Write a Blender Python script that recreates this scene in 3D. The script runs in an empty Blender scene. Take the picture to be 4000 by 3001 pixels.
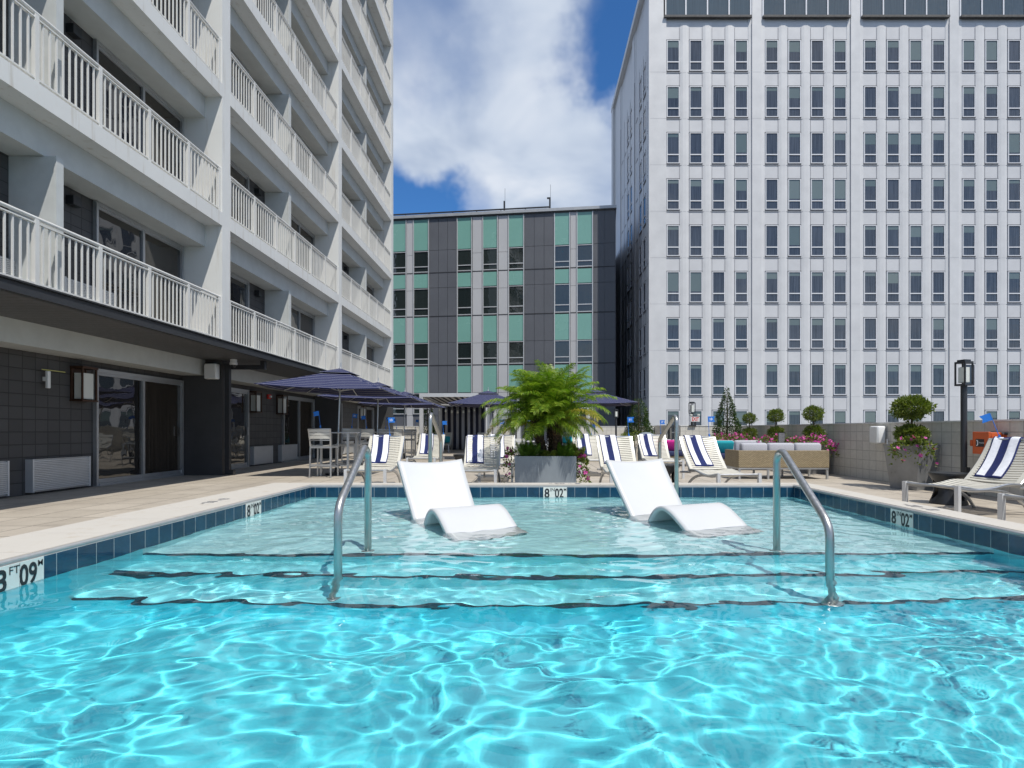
import bpy, math, random
from mathutils import Vector, Matrix, noise
R = math.radians
PI = math.pi
sc = bpy.context.scene
COL = sc.collection
rnd = random.Random(7)

# ------------------------------------------------------------------ helpers
class MB:
    def __init__(s): s.v = []; s.f = []; s.m = []
    def add(s, vs, fs, mi=0):
        o = len(s.v); s.v += [tuple(v) for v in vs]
        for f in fs: s.f.append(tuple(i + o for i in f)); s.m.append(mi)
    def box(s, x0, x1, y0, y1, z0, z1, mi=0):
        s.add([(x0,y0,z0),(x1,y0,z0),(x1,y1,z0),(x0,y1,z0),(x0,y0,z1),(x1,y0,z1),(x1,y1,z1),(x0,y1,z1)],
              [(0,3,2,1),(4,5,6,7),(0,1,5,4),(1,2,6,5),(2,3,7,6),(3,0,4,7)], mi)
    def cbox(s, c, d, rot=None, mi=0):
        M = rot if rot else Matrix.Identity(3)
        vs = []
        for z in (-1,1):
            for x, y in ((-1,-1),(1,-1),(1,1),(-1,1)):
                vs.append(Vector(c) + M @ Vector((x*d[0]/2, y*d[1]/2, z*d[2]/2)))
        s.add(vs, [(0,3,2,1),(4,5,6,7),(0,1,5,4),(1,2,6,5),(2,3,7,6),(3,0,4,7)], mi)
    def rbox(s, x0, x1, y0, y1, z0, z1, b, mi=0):          # box with softened edges
        xs = (x0, x1); ys = (y0, y1); zs = (z0, z1)
        import bmesh
        bm = bmesh.new(); bmesh.ops.create_cube(bm, size=1)
        for v in bm.verts:
            v.co = Vector((x0 + (v.co.x+.5)*(x1-x0), y0 + (v.co.y+.5)*(y1-y0), z0 + (v.co.z+.5)*(z1-z0)))
        bmesh.ops.bevel(bm, geom=bm.edges[:], offset=b, segments=3, affect='EDGES', profile=.5)
        bm.verts.index_update()
        s.add([v.co for v in bm.verts], [[v.index for v in f.verts] for f in bm.faces], mi)
        bm.free()
    def tube(s, path, r, n=10, mi=0, cap=True, sq=False):
        P = [Vector(p) for p in path]; rs = r if isinstance(r, (list, tuple)) else [r]*len(P)
        rings = []; up = None
        for i, p in enumerate(P):
            t = ((P[min(i+1, len(P)-1)] - p).normalized() + (p - P[max(i-1, 0)]).normalized())
            t = t.normalized() if t.length > 1e-6 else Vector((0,0,1))
            if up is None:
                up = Vector((1,0,0)) if abs(t.x) < .9 else Vector((0,1,0))
            a = (up - t*up.dot(t)).normalized(); b = t.cross(a); up = a
            ring = []
            for k in range(n):
                q = 2*PI*(k+.5)/n
                ring.append(p + (a*math.cos(q) + b*math.sin(q))*rs[i]*(1.414 if sq else 1))
            rings.append(ring)
        o = len(s.v)
        for ring in rings: s.v += [tuple(v) for v in ring]
        for i in range(len(P)-1):
            for k in range(n):
                s.f.append((o+i*n+k, o+i*n+(k+1)%n, o+(i+1)*n+(k+1)%n, o+(i+1)*n+k)); s.m.append(mi)
        if cap:
            s.f.append(tuple(o+k for k in range(n))[::-1]); s.m.append(mi)
            e = o+(len(P)-1)*n; s.f.append(tuple(e+k for k in range(n))); s.m.append(mi)
    def lathe(s, prof, n=24, c=(0,0), mi=0):
        o = len(s.v)
        for r, z in prof:
            for k in range(n): s.v.append((c[0]+r*math.cos(2*PI*k/n), c[1]+r*math.sin(2*PI*k/n), z))
        for i in range(len(prof)-1):
            for k in range(n):
                s.f.append((o+i*n+k, o+i*n+(k+1)%n, o+(i+1)*n+(k+1)%n, o+(i+1)*n+k)); s.m.append(mi)
        s.f.append(tuple(o+k for k in range(n))[::-1]); s.m.append(mi)
        e = o+(len(prof)-1)*n; s.f.append(tuple(e+k for k in range(n))); s.m.append(mi)
    def prism(s, poly, axis, a0, a1, mi=0):                # poly of 2-D points swept along 'x','y' or 'z'
        n = len(poly)
        def P(p, a): return {'x': (a, p[0], p[1]), 'y': (p[0], a, p[1]), 'z': (p[0], p[1], a)}[axis]
        s.add([P(p, a0) for p in poly] + [P(p, a1) for p in poly],
              [tuple(range(n))[::-1], tuple(range(n, 2*n))] + [(i, (i+1) % n, n+(i+1) % n, n+i) for i in range(n)], mi)
    def grid(s, fn, nu, nv, mi=None):
        o = len(s.v)
        for j in range(nv+1):
            for i in range(nu+1): s.v.append(tuple(fn(i/nu, j/nv)))
        for j in range(nv):
            for i in range(nu):
                a = o+j*(nu+1)+i; s.f.append((a, a+1, a+nu+2, a+nu+1)); s.m.append(mi(i, j) if callable(mi) else (mi or 0))
    def sheet(s, fn, nu, nv, th, mi=None):                 # a grid with real thickness
        G = [[Vector(fn(i/nu, j/nv)) for i in range(nu+1)] for j in range(nv+1)]
        def N(i, j):
            du = G[j][min(i+1, nu)] - G[j][max(i-1, 0)]; dv = G[min(j+1, nv)][i] - G[max(j-1, 0)][i]
            return du.cross(dv).normalized()
        o = len(s.v); W = nu+1; H = nv+1
        for j in range(H):
            for i in range(W): s.v.append(tuple(G[j][i]))
        for j in range(H):
            for i in range(W): s.v.append(tuple(G[j][i] - N(i, j)*th))
        g = lambda i, j: (mi(i, j) if callable(mi) else (mi or 0))
        for j in range(nv):
            for i in range(nu):
                a = o+j*W+i; b = a+W*H
                s.f.append((a, a+1, a+W+1, a+W)); s.m.append(g(i, j))
                s.f.append((b, b+W, b+W+1, b+1)); s.m.append(g(i, j))
        for i in range(nu):
            for j in (0, nv):
                a = o+j*W+i; b = a+W*H; jj = 0 if j == 0 else nv-1
                s.f.append((a, b, b+1, a+1) if j == 0 else (a, a+1, b+1, b)); s.m.append(g(i, jj))
        for j in range(nv):
            for i in (0, nu):
                a = o+j*W+i; b = a+W*H; ii = 0 if i == 0 else nu-1
                s.f.append((a, a+W, b+W, b) if i == 0 else (a, b, b+W, a+W)); s.m.append(g(ii, j))
    def xf(s, M):
        s.v = [tuple(M @ Vector(v)) for v in s.v]; return s
    def mesh(s, name, mats, smooth=False):
        me = bpy.data.meshes.new(name); me.from_pydata(s.v, [], s.f)
        for m in (mats if isinstance(mats, (list, tuple)) else [mats]): me.materials.append(m)
        me.polygons.foreach_set('material_index', s.m)
        me.polygons.foreach_set('use_smooth', [bool(smooth)]*len(s.f))
        if smooth and smooth != 'all': me.set_sharp_from_angle(angle=R(40))
        me.update(); return me
    def build(s, name, mats, parent=None, smooth=False):
        o = bpy.data.objects.new(name, s.mesh(name, mats, smooth)); COL.objects.link(o)
        if parent: o.parent = parent
        return o

def link(name, me, parent=None, loc=None, rot=None):
    o = bpy.data.objects.new(name, me); COL.objects.link(o)
    if parent: o.parent = parent
    if loc: o.location = loc
    if rot: o.rotation_euler = rot
    return o
def tag(o, label=None, cat=None, group=None, kind=None):
    if label: o['label'] = label
    if cat: o['category'] = cat
    if group: o['group'] = group
    if kind: o['kind'] = kind
    return o
def thing(name, label, cat, loc=(0,0,0), rz=0, group=None):
    o = bpy.data.objects.new(name, None); COL.objects.link(o)
    o.empty_display_size = .1
    o.location = loc; o.rotation_euler = (0,0,rz)
    return tag(o, label, cat, group)
KIDS = {}
def copy_tree(o, parent=None):
    c = o.copy(); COL.objects.link(c); c.parent = parent
    for ch in list(o.children): copy_tree(ch, c)
    return c
def place(proto, used, loc, rz, label, group=None):
    o = proto if not used[0] else copy_tree(proto)
    used[0] = True
    o.location = loc; o.rotation_euler = (0,0,rz); o['label'] = label
    if group: o['group'] = group
    return o

# ------------------------------------------------------------------ text meshes (made first, while the scene is empty)
def text_mesh(txt, size, off=0.0, ext=.0006):
    cu = bpy.data.curves.new('txt', 'FONT'); cu.body = txt; cu.size = size; cu.offset = off*size; cu.extrude = ext
    cu.align_x = 'CENTER'; cu.align_y = 'CENTER'; cu.resolution_u = 3
    o = bpy.data.objects.new('txt', cu); COL.objects.link(o)
    dg = bpy.context.evaluated_depsgraph_get(); dg.update()
    me = bpy.data.meshes.new_from_object(o.evaluated_get(dg))
    vs = [tuple(v.co) for v in me.vertices]; fs = [tuple(p.vertices) for p in me.polygons]
    bpy.data.objects.remove(o); bpy.data.curves.remove(cu); bpy.data.meshes.remove(me)
    return vs, fs
def put_text(mb, tm, M, mi=0):
    mb.add([M @ Vector(v) for v in tm[0]], tm[1], mi)
TX = {k: text_mesh(k, 1.0, .022) for k in ('8','02','3','09','10','11','12','13','15','17','31','33')}
for k in ('IN','M','FT','EXIT','PHONE'): TX[k] = text_mesh(k, 1.0, .004)
TX['EXIT'] = text_mesh('EXIT', 1.0, .035)

# ------------------------------------------------------------------ materials
def newmat(name):
    m = bpy.data.materials.new(name); m.use_nodes = True
    return m, m.node_tree, m.node_tree.nodes['Principled BSDF']
def lk(nt, a, b): nt.links.new(a, b)
def node(nt, t, **kw):
    n = nt.nodes.new(t)
    for k, v in kw.items(): setattr(n, k, v)
    return n
def setv(n, **kw):
    for k, v in kw.items(): n.inputs[k.replace('_', ' ')].default_value = v
def ramp(nt, fac, stops):
    r = node(nt, 'ShaderNodeValToRGB'); el = r.color_ramp.elements
    while len(el) < len(stops): el.new(.5)
    for e, (p, c) in zip(el, stops): e.position = p; e.color = (*c, 1)
    lk(nt, fac, r.inputs[0]); return r.outputs[0]
def objco(nt): return node(nt, 'ShaderNodeTexCoord').outputs['Object']
def mixc(nt, fac, a, b, mode='MIX'):
    n = node(nt, 'ShaderNodeMix', data_type='RGBA', blend_type=mode)
    for sck, val in ((n.inputs[0], fac), (n.inputs[6], a), (n.inputs[7], b)):
        if isinstance(val, (int, float)): sck.default_value = val
        elif isinstance(val, tuple): sck.default_value = (*val, 1)
        else: lk(nt, val, sck)
    return n.outputs[2]
def math_(nt, op, a, b=None, c=None):
    n = node(nt, 'ShaderNodeMath', operation=op)
    for i, val in enumerate((a, b, c)):
        if val is None: continue
        if isinstance(val, (int, float)): n.inputs[i].default_value = val
        else: lk(nt, val, n.inputs[i])
    return n.outputs[0]
def sep(nt, v):
    n = node(nt, 'ShaderNodeSeparateXYZ'); lk(nt, v, n.inputs[0]); return n.outputs
def comb(nt, *xs):
    n = node(nt, 'ShaderNodeCombineXYZ')
    for i, x in enumerate(xs):
        if isinstance(x, (int, float)): n.inputs[i].default_value = x
        else: lk(nt, x, n.inputs[i])
    return n.outputs[0]
def noisef(nt, vec, scale, detail=4, rough=.55, dist=0):
    n = node(nt, 'ShaderNodeTexNoise'); setv(n, Scale=scale, Detail=detail, Roughness=rough, Distortion=dist); lk(nt, vec, n.inputs[0]); return n.outputs[0]
def bump(nt, b, h, strength=.3, dist=.01):
    n = node(nt, 'ShaderNodeBump'); setv(n, Strength=strength, Distance=dist); lk(nt, h, n.inputs['Height']); lk(nt, n.outputs[0], b.inputs['Normal'])
def mat(name, col, rough=.5, metal=0, var=.12, vs=3.0, bmp=0, bs=60, spec=.5, coat=0):
    m, nt, b = newmat(name)
    setv(b, Roughness=rough, Metallic=metal); b.inputs['Specular IOR Level'].default_value = spec
    if coat: b.inputs['Coat Weight'].default_value = coat
    co = objco(nt)
    if var:
        f = noisef(nt, co, vs, 6, .6)
        lk(nt, ramp(nt, f, [(.3, tuple(c*(1-var) for c in col)), (.7, tuple(min(1, c*(1+var*.4)) for c in col))]), b.inputs['Base Color'])
        r = math_(nt, 'MULTIPLY_ADD', f, .25, rough-.12); lk(nt, r, b.inputs['Roughness'])
    else: b.inputs['Base Color'].default_value = (*col, 1)
    if bmp: bump(nt, b, noisef(nt, co, bs, 4), bmp, .004)
    return m
def blockmat(name, col, mortar, axes, bw, bh, gap=.012, rough=.6, var=.15, offset=0.0, bstr=.6, stain=.25, inv=1):
    m, nt, b = newmat(name); co = objco(nt); s = sep(nt, co)
    ix = {'x':0,'y':1,'z':2}
    vec = comb(nt, s[ix[axes[0]]], s[ix[axes[1]]], 0)
    br = node(nt, 'ShaderNodeTexBrick', offset=offset, squash=1); br.offset_frequency = 2
    lk(nt, vec, br.inputs['Vector'])
    setv(br, Scale=1.0, Mortar_Size=gap/2, Mortar_Smooth=.15, Bias=0.0, Brick_Width=bw, Row_Height=bh)
    br.inputs['Color1'].default_value = (*[c*(1-var) for c in col], 1); br.inputs['Color2'].default_value = (*[min(1, c*(1+var)) for c in col], 1)
    br.inputs['Mortar'].default_value = (*mortar, 1)
    n1 = noisef(nt, co, 1.1, 7, .65); n2 = noisef(nt, co, 14, 5, .6)
    c1 = mixc(nt, ramp(nt, n1, [(.35, (0,0,0)), (.7, (stain,)*3)]), br.outputs['Color'], tuple(c*.55 for c in col))
    c2 = mixc(nt, .18, c1, ramp(nt, n2, [(.3, (.35,)*3), (.7, (1.,)*3)]), 'MULTIPLY')
    lk(nt, c2, b.inputs['Base Color'])
    lk(nt, math_(nt, 'MULTIPLY_ADD', n2, .3, rough-.15), b.inputs['Roughness'])
    h = math_(nt, 'ADD', math_(nt, 'SUBTRACT', 1, br.outputs['Fac']), math_(nt, 'MULTIPLY', n2, .25))
    bump(nt, b, h, bstr, .006)
    return m
def stonewhite(name, col, stain, rough=.6):
    """painted concrete with rain streaks and worn patches"""
    m, nt, b = newmat(name); co = objco(nt); s = sep(nt, co)
    n1 = noisef(nt, co, .9, 7, .65)
    streak = noisef(nt, comb(nt, math_(nt, 'MULTIPLY', s[0], 7.), math_(nt, 'MULTIPLY', s[1], 7.), math_(nt, 'MULTIPLY', s[2], .5)), 1.0, 5, .6)
    c = mixc(nt, ramp(nt, n1, [(.4, (0,0,0)), (.75, (.3,)*3)]), tuple(col), tuple(x*.8 for x in col))
    c = mixc(nt, ramp(nt, streak, [(.57, (0,0,0)), (.78, (.6,)*3)]), c, tuple(stain))
    lk(nt, c, b.inputs['Base Color']); setv(b, Roughness=rough)
    bump(nt, b, noisef(nt, co, 45, 5, .6), .18, .004)
    return m
def leafmat(name, c1, c2, c3, trans=.3, rough=.45):
    m, nt, b = newmat(name); out = nt.nodes['Material Output']
    g = node(nt, 'ShaderNodeNewGeometry')
    col = ramp(nt, g.outputs['Random Per Island'], [(0, c1), (.5, c2), (1, c3)])
    lk(nt, col, b.inputs['Base Color']); setv(b, Roughness=rough)
    t = node(nt, 'ShaderNodeBsdfTranslucent'); lk(nt, mixc(nt, 1.0, col, (1., 1.15, .5), 'MULTIPLY'), t.inputs[0])
    mx = node(nt, 'ShaderNodeMixShader'); mx.inputs[0].default_value = trans
    lk(nt, b.outputs[0], mx.inputs[1]); lk(nt, t.outputs[0], mx.inputs[2]); lk(nt, mx.outputs[0], out.inputs[0])
    return m
def glassmat(name, c1, c2, curtain=0.0, rough=.02, spec=.9, warp=.012):
    """a dark room (or drawn curtain) seen through reflecting glass"""
    m, nt, b = newmat(name); co = objco(nt); s = sep(nt, co)
    oi = node(nt, 'ShaderNodeObjectInfo').outputs['Random']
    col = mixc(nt, oi, c1, c2)
    if curtain:
        w = noisef(nt, comb(nt, math_(nt, 'MULTIPLY', math_(nt, 'ADD', s[0], s[1]), 26.), math_(nt, 'MULTIPLY', s[2], .5), math_(nt, 'MULTIPLY', oi, 40.)), 1.0, 3)
        col = mixc(nt, math_(nt, 'MULTIPLY', ramp(nt, w, [(.35, (0,)*3), (.65, (1,)*3)]), curtain), col, tuple(min(1, x*2.6+.02) for x in c2))
    lk(nt, col, b.inputs['Base Color']); setv(b, Roughness=rough); b.inputs['Specular IOR Level'].default_value = spec; b.inputs['IOR'].default_value = 1.6
    bump(nt, b, noisef(nt, co, 1.6, 2), .25, warp)
    return m

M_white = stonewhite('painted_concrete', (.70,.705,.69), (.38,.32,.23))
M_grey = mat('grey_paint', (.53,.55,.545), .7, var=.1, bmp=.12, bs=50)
M_soffit = mat('soffit_paint', (.36,.375,.38), .8, var=.08, bmp=.08, bs=50)
M_char = mat('charcoal_paint', (.054,.055,.058), .6, var=.2, bmp=.3, bs=90)
M_charblock_y = blockmat('charcoal_block', (.066,.065,.066), (.026,.026,.027), 'yz', .235, .205, .014, .62, .14, bstr=.9, stain=.12)
M_dkmetal = mat('dark_metal', (.035,.037,.042), .42, .2, var=.15)
M_canopy = blockmat('canopy_boards', (.10,.10,.104), (.04,.04,.042), 'yx', .16, 40., .012, .5, .06, bstr=.7, stain=.1)
M_rail = mat('white_railing', (.68,.675,.65), .4, var=.06)
M_alu = mat('aluminium', (.55,.56,.57), .32, .85, var=.1, vs=8)
M_alulight = mat('light_aluminium', (.62,.63,.64), .4, .3, var=.08)
M_frame = mat('grey_frame', (.46,.47,.48), .35, .6, var=.1)
def steelmat():
    m, nt, b = newmat('brushed_steel'); co = objco(nt); s = sep(nt, co)
    n = noisef(nt, comb(nt, math_(nt, 'MULTIPLY', s[0], 60.), math_(nt, 'MULTIPLY', s[1], 60.), math_(nt, 'MULTIPLY', s[2], 4.)), 1, 4)
    lk(nt, ramp(nt, n, [(.2, (.36,.355,.345)), (.8, (.52,.515,.50))]), b.inputs['Base Color'])
    setv(b, Metallic=.92); lk(nt, math_(nt, 'MULTIPLY_ADD', n, .25, .24), b.inputs['Roughness']); return m
M_steel = steelmat()
M_gutter = mat('gutter_steel', (.42,.42,.42), .38, .35, var=.12, vs=10)
M_slat = mat('cream_slat', (.60,.575,.50), .45, var=.08, vs=6)
M_stoolslat = mat('grey_slat', (.62,.62,.58), .45, var=.1, vs=6)
M_black = mat('black_plastic', (.022,.024,.027), .38, var=.2)
M_whiteplastic = mat('white_plastic', (.80,.81,.81), .4, var=.05)
M_chaise = mat('white_resin', (.57,.575,.58), .38, var=.03, vs=2, bmp=.03, bs=120)
M_navy = mat('navy_cloth', (.012,.022,.115), .9, var=.25, vs=30, bmp=.5, bs=220)
M_towel = mat('white_terry', (.80,.81,.86), .95, var=.1, vs=25, bmp=.6, bs=200)
M_blueflag = mat('blue_flag', (.012,.17,.62), .5, var=.1)
M_text = mat('white_print', (.85,.86,.88), .5, var=0)
M_ink = mat('black_ink', (.02,.02,.024), .5, var=.1)
M_faded = mat('faded_ink', (.20,.20,.215), .7, var=.35, vs=30)
M_sign = mat('sign_tile', (.72,.71,.66), .3, var=.08, vs=8)
M_red = mat('red_print', (.55,.03,.02), .5, var=.05)
M_orange = mat('orange_plastic', (.60,.115,.03), .42, var=.14, vs=9, bmp=.06, bs=60)
M_bronze = mat('bronze', (.085,.045,.028), .38, .55, var=.25, vs=8)
M_lampglass = mat('frosted_glass', (.66,.68,.64), .35, var=.06)
M_planter = mat('planter_paint', (.22,.255,.285), .5, var=.1, bmp=.05)
M_zinc = mat('zinc_planter', (.26,.265,.27), .32, .35, var=.25, vs=3.2)
M_cream = mat('cream_planter', (.58,.53,.44), .6, var=.12)
M_soil = mat('soil', (.03,.022,.015), .95, var=.3, vs=30, bmp=.8, bs=60)
M_teal = mat('teal_cloth', (.01,.29,.34), .9, var=.15, vs=20, bmp=.4, bs=200)
M_pink = mat('magenta_cloth', (.52,.015,.23), .9, var=.15, vs=20, bmp=.4, bs=200)
M_seatnavy = mat('navy_cushion', (.022,.03,.09), .9, var=.2, vs=20)
def stripes_mat(name, axis, period, dark, light, w, rough=.85, maxabs=False, sag=True):
    m, nt, b = newmat(name); co = objco(nt); s = sep(nt, co)
    if maxabs: u = math_(nt, 'MAXIMUM', math_(nt, 'ABSOLUTE', s[0]), math_(nt, 'ABSOLUTE', s[1]))
    else: u = s['xyz'.index(axis)]
    fr = math_(nt, 'FRACT', math_(nt, 'MULTIPLY', u, 1/period))
    k = math_(nt, 'LESS_THAN', fr, w)
    n = noisef(nt, co, 40, 3)
    c = mixc(nt, k, dark, light)
    c = mixc(nt, .25, c, ramp(nt, n, [(.3, (.5,)*3), (.7, (1,)*3)]), 'MULTIPLY')
    lk(nt, c, b.inputs['Base Color']); setv(b, Roughness=rough); bump(nt, b, noisef(nt, co, 160, 3), .25, .002)
    return m
M_umb = stripes_mat('umbrella_cloth', 'x', .118, (.005,.011,.072), (.40,.40,.45), .088, maxabs=True)
M_curt = stripes_mat('striped_curtain', 'x', .29, (.012,.016,.035), (.42,.42,.45), .48)
M_ponytail = stripes_mat('striped_roof_cloth', 'x', .29, (.012,.016,.035), (.50,.50,.52), .48)
def wicker():
    m, nt, b = newmat('wicker'); co = objco(nt); s = sep(nt, co)
    u = math_(nt, 'ADD', s[0], s[1])
    br = node(nt, 'ShaderNodeTexBrick', offset=.5); lk(nt, comb(nt, u, s[2], 0), br.inputs['Vector'])
    setv(br, Scale=1., Mortar_Size=.006, Mortar_Smooth=.6, Brick_Width=.055, Row_Height=.022)
    br.inputs['Color1'].default_value = (.30,.24,.14,1); br.inputs['Color2'].default_value = (.42,.34,.21,1); br.inputs['Mortar'].default_value = (.16,.12,.07,1)
    lk(nt, br.outputs['Color'], b.inputs['Base Color']); setv(b, Roughness=.55)
    bump(nt, b, math_(nt, 'SUBTRACT', 1, br.outputs['Fac']), .8, .006); return m
M_wicker = wicker()
def herring():
    m, nt, b = newmat('herringbone_cloth'); co = objco(nt); s = sep(nt, co)
    u = math_(nt, 'ADD', s[0], s[1]); v = s[2]
    tri = math_(nt, 'PINGPONG', math_(nt, 'MULTIPLY', u, 40.), .5)
    st = math_(nt, 'FRACT', math_(nt, 'ADD', math_(nt, 'MULTIPLY', math_(nt, 'ADD', v, s[1]), 55.), tri))
    c = mixc(nt, math_(nt, 'LESS_THAN', st, .5), (.52,.52,.55), (.31,.32,.37))
    lk(nt, c, b.inputs['Base Color']); setv(b, Roughness=.95); return m
M_cushion = herring()
M_leaf = leafmat('leaf_green', (.075,.11,.014), (.14,.19,.025), (.25,.29,.05))
M_leafdark = leafmat('leaf_dark', (.025,.058,.014), (.045,.095,.02), (.10,.15,.035), .2, .3)
M_palm = leafmat('palm_leaf', (.09,.18,.012), (.17,.29,.024), (.32,.39,.045), .42, .38)
M_palmyellow = leafmat('palm_leaf_yellow', (.26,.25,.03), (.34,.29,.04), (.42,.33,.06), .35, .45)
M_fern = leafmat('fern_green', (.07,.17,.012), (.12,.25,.02), (.22,.34,.03), .35, .5)
M_flower = leafmat('pink_petal', (.58,.03,.32), (.70,.07,.42), (.76,.18,.52), .3, .5)
def trunkmat():
    m, nt, b = newmat('palm_trunk'); co = objco(nt)
    v = node(nt, 'ShaderNodeTexVoronoi'); setv(v, Scale=17.0); lk(nt, co, v.inputs['Vector'])
    lk(nt, ramp(nt, v.outputs['Distance'], [(0, (.16,.095,.045)), (.5, (.07,.042,.022)), (1, (.02,.013,.008))]), b.inputs['Base Color'])
    setv(b, Roughness=.85); bump(nt, b, math_(nt, 'SUBTRACT', 1, v.outputs['Distance']), 1, .03); return m
M_trunk = trunkmat()
M_bark = mat('bark', (.10,.07,.045), .9, var=.3, vs=20, bmp=.5)

# ------------------------------------------------------------------ world, sun, camera
SUN = Vector((.33, -.47, 1.0)).normalized()
elev = math.asin(SUN.z)
w = bpy.data.worlds.new('World'); sc.world = w; w.use_nodes = True
nt = w.node_tree; bg = nt.nodes['Background']
sky = node(nt, 'ShaderNodeTexSky', sky_type='NISHITA', sun_disc=False)
sky.sun_elevation = elev; sky.sun_rotation = math.atan2(SUN.x, SUN.y); sky.altitude = 50; sky.air_density = 1.0; sky.dust_density = .4; sky.ozone_density = 2.0
gv = node(nt, 'ShaderNodeTexCoord').outputs['Generated']
s3 = sep(nt, gv)
den = math_(nt, 'ADD', math_(nt, 'MAXIMUM', s3[2], 0.0), .22)
cx_ = math_(nt, 'DIVIDE', s3[0], den); cy_ = math_(nt, 'DIVIDE', s3[1], den)
cv = comb(nt, cx_, cy_, 0)
n1 = noisef(nt, cv, 1.15, 9, .58, .35)
n2 = noisef(nt, cv, 3.0, 5, .52, .3)
nv3 = node(nt, 'ShaderNodeTexNoise'); setv(nv3, Scale=4.5, Detail=5, Roughness=.55); lk(nt, gv, nv3.inputs[0])
vw = node(nt, 'ShaderNodeVectorMath', operation='MULTIPLY_ADD'); lk(nt, nv3.outputs['Color'], vw.inputs[0]); vw.inputs[1].default_value = (.30,.30,.30); vw.inputs[2].default_value = (-.15,-.15,-.15)
vw2 = node(nt, 'ShaderNodeVectorMath', operation='ADD'); lk(nt, gv, vw2.inputs[0]); lk(nt, vw.outputs[0], vw2.inputs[1])
vw3 = node(nt, 'ShaderNodeVectorMath', operation='NORMALIZE'); lk(nt, vw2.outputs[0], vw3.inputs[0])
def lobe(d, r0, r1):
    d = Vector(d).normalized()
    vm = node(nt, 'ShaderNodeVectorMath', operation='DOT_PRODUCT'); lk(nt, vw3.outputs[0], vm.inputs[0]); vm.inputs[1].default_value = d
    mr = node(nt, 'ShaderNodeMapRange', interpolation_type='SMOOTHSTEP'); lk(nt, vm.outputs['Value'], mr.inputs[0])
    mr.inputs[1].default_value = math.cos(R(r1)); mr.inputs[2].default_value = math.cos(R(r0)); return mr.outputs[0]
def pix(x, y): return ((x-2076)/2166, 1, (1682-y)/2166)
f = math_(nt, 'MULTIPLY_ADD', n2, .34, math_(nt, 'ADD', n1, .02))
f = math_(nt, 'ADD', f, math_(nt, 'MULTIPLY', lobe(pix(1950, 430), 5, 17), .34))
for px, a, r in (((2480, 80), .62, 8.), ((2330, 190), .30, 6.5), ((2510, 300), .26, 6.5), ((1520, 905), .85, 7.5), ((1740, 890), .42, 6.5), ((1560, 40), .30, 10), ((1800, 120), .16, 8)):
    f = math_(nt, 'SUBTRACT', f, math_(nt, 'MULTIPLY', lobe(pix(*px), r*.15, r), a))
cm = node(nt, 'ShaderNodeMapRange', interpolation_type='SMOOTHSTEP'); lk(nt, f, cm.inputs[0]); cm.inputs[1].default_value = .12; cm.inputs[2].default_value = 1.08
blue = mixc(nt, 1.0, sky.outputs[0], (.26,.53,.80), 'MULTIPLY')
ccol = ramp(nt, noisef(nt, cv, 2.6, 4, .5, .3), [(.36, (2.3,2.8,3.7)), (.5, (3.5,3.95,4.65)), (.66, (4.75,5.0,5.4))])
lk(nt, mixc(nt, math_(nt, 'MULTIPLY', cm.outputs[0], .96), blue, ccol), bg.inputs[0])
bg.inputs[1].default_value = .15
sl = bpy.data.lights.new('sun', 'SUN'); so = bpy.data.objects.new('sun', sl); COL.objects.link(so)
sl.energy = 3.7; sl.angle = R(.53); sl.color = (1.0, .95, .865)
so.rotation_euler = SUN.to_track_quat('Z', 'Y').to_euler(); so.location = SUN*60
sl.cycles.is_caustics_light = True

cam = bpy.data.cameras.new('camera'); co = bpy.data.objects.new('camera', cam); COL.objects.link(co); sc.camera = co
HC = 1.05
co.location = (0, 0, HC); co.rotation_euler = (PI/2, 0, 0)
cam.sensor_width = 36; cam.lens = 36*2166/4000; cam.shift_x = -76/4000; cam.shift_y = 181.5/4000
cam.clip_start = .05; cam.clip_end = 3000
sc.view_settings.view_transform = 'Standard'; sc.view_settings.look = 'None'; sc.view_settings.gamma = 1; sc.view_settings.exposure = .22
sc.cycles.use_denoising = True
sc.cycles.caustics_refractive = True; sc.cycles.caustics_reflective = False
sc.cycles.max_bounces = 10; sc.cycles.transmission_bounces = 8; sc.cycles.transparent_max_bounces = 8
sc.cycles.sample_clamp_indirect = 6

# ------------------------------------------------------------------ setting
XL, XR, YF, YN = -2.844, 3.38, 7.15, -3.2
ZC, ZW = .35, .19
def deckmat():
    m, nt, b = newmat('deck_pavers'); co = objco(nt); s = sep(nt, co)
    br = node(nt, 'ShaderNodeTexBrick', offset=0.0); lk(nt, comb(nt, s[0], s[1], 0), br.inputs['Vector'])
    setv(br, Scale=1., Mortar_Size=.0075, Mortar_Smooth=.1, Bias=0., Brick_Width=.61, Row_Height=.61)
    br.inputs['Color1'].default_value = (.46,.41,.34,1); br.inputs['Color2'].default_value = (.53,.475,.40,1); br.inputs['Mortar'].default_value = (.10,.088,.075,1)
    n1 = noisef(nt, co, .8, 8, .65, .3); n2 = noisef(nt, co, 22, 6, .65); n3 = noisef(nt, co, 3.2, 6, .7, .6)
    c = mixc(nt, ramp(nt, n1, [(.42, (0,)*3), (.68, (.42,)*3)]), br.outputs[0], (.27,.235,.20))
    c = mixc(nt, ramp(nt, n3, [(.57, (0,)*3), (.70, (.5,)*3)]), c, (.22,.19,.165))
    c = mixc(nt, .3, c, ramp(nt, n2, [(.3, (.6,)*3), (.7, (1,)*3)]), 'MULTIPLY')
    lk(nt, c, b.inputs['Base Color']); lk(nt, math_(nt, 'MULTIPLY_ADD', n1, .35, .42), b.inputs['Roughness'])
    bump(nt, b, math_(nt, 'SUBTRACT', math_(nt, 'MULTIPLY', n2, .3), br.outputs['Fac']), .4, .004); return m
mb = MB()                                                     # the street far below the roof terrace
mb.box(-900, 900, -900, 900, -15.2, -15)
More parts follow.
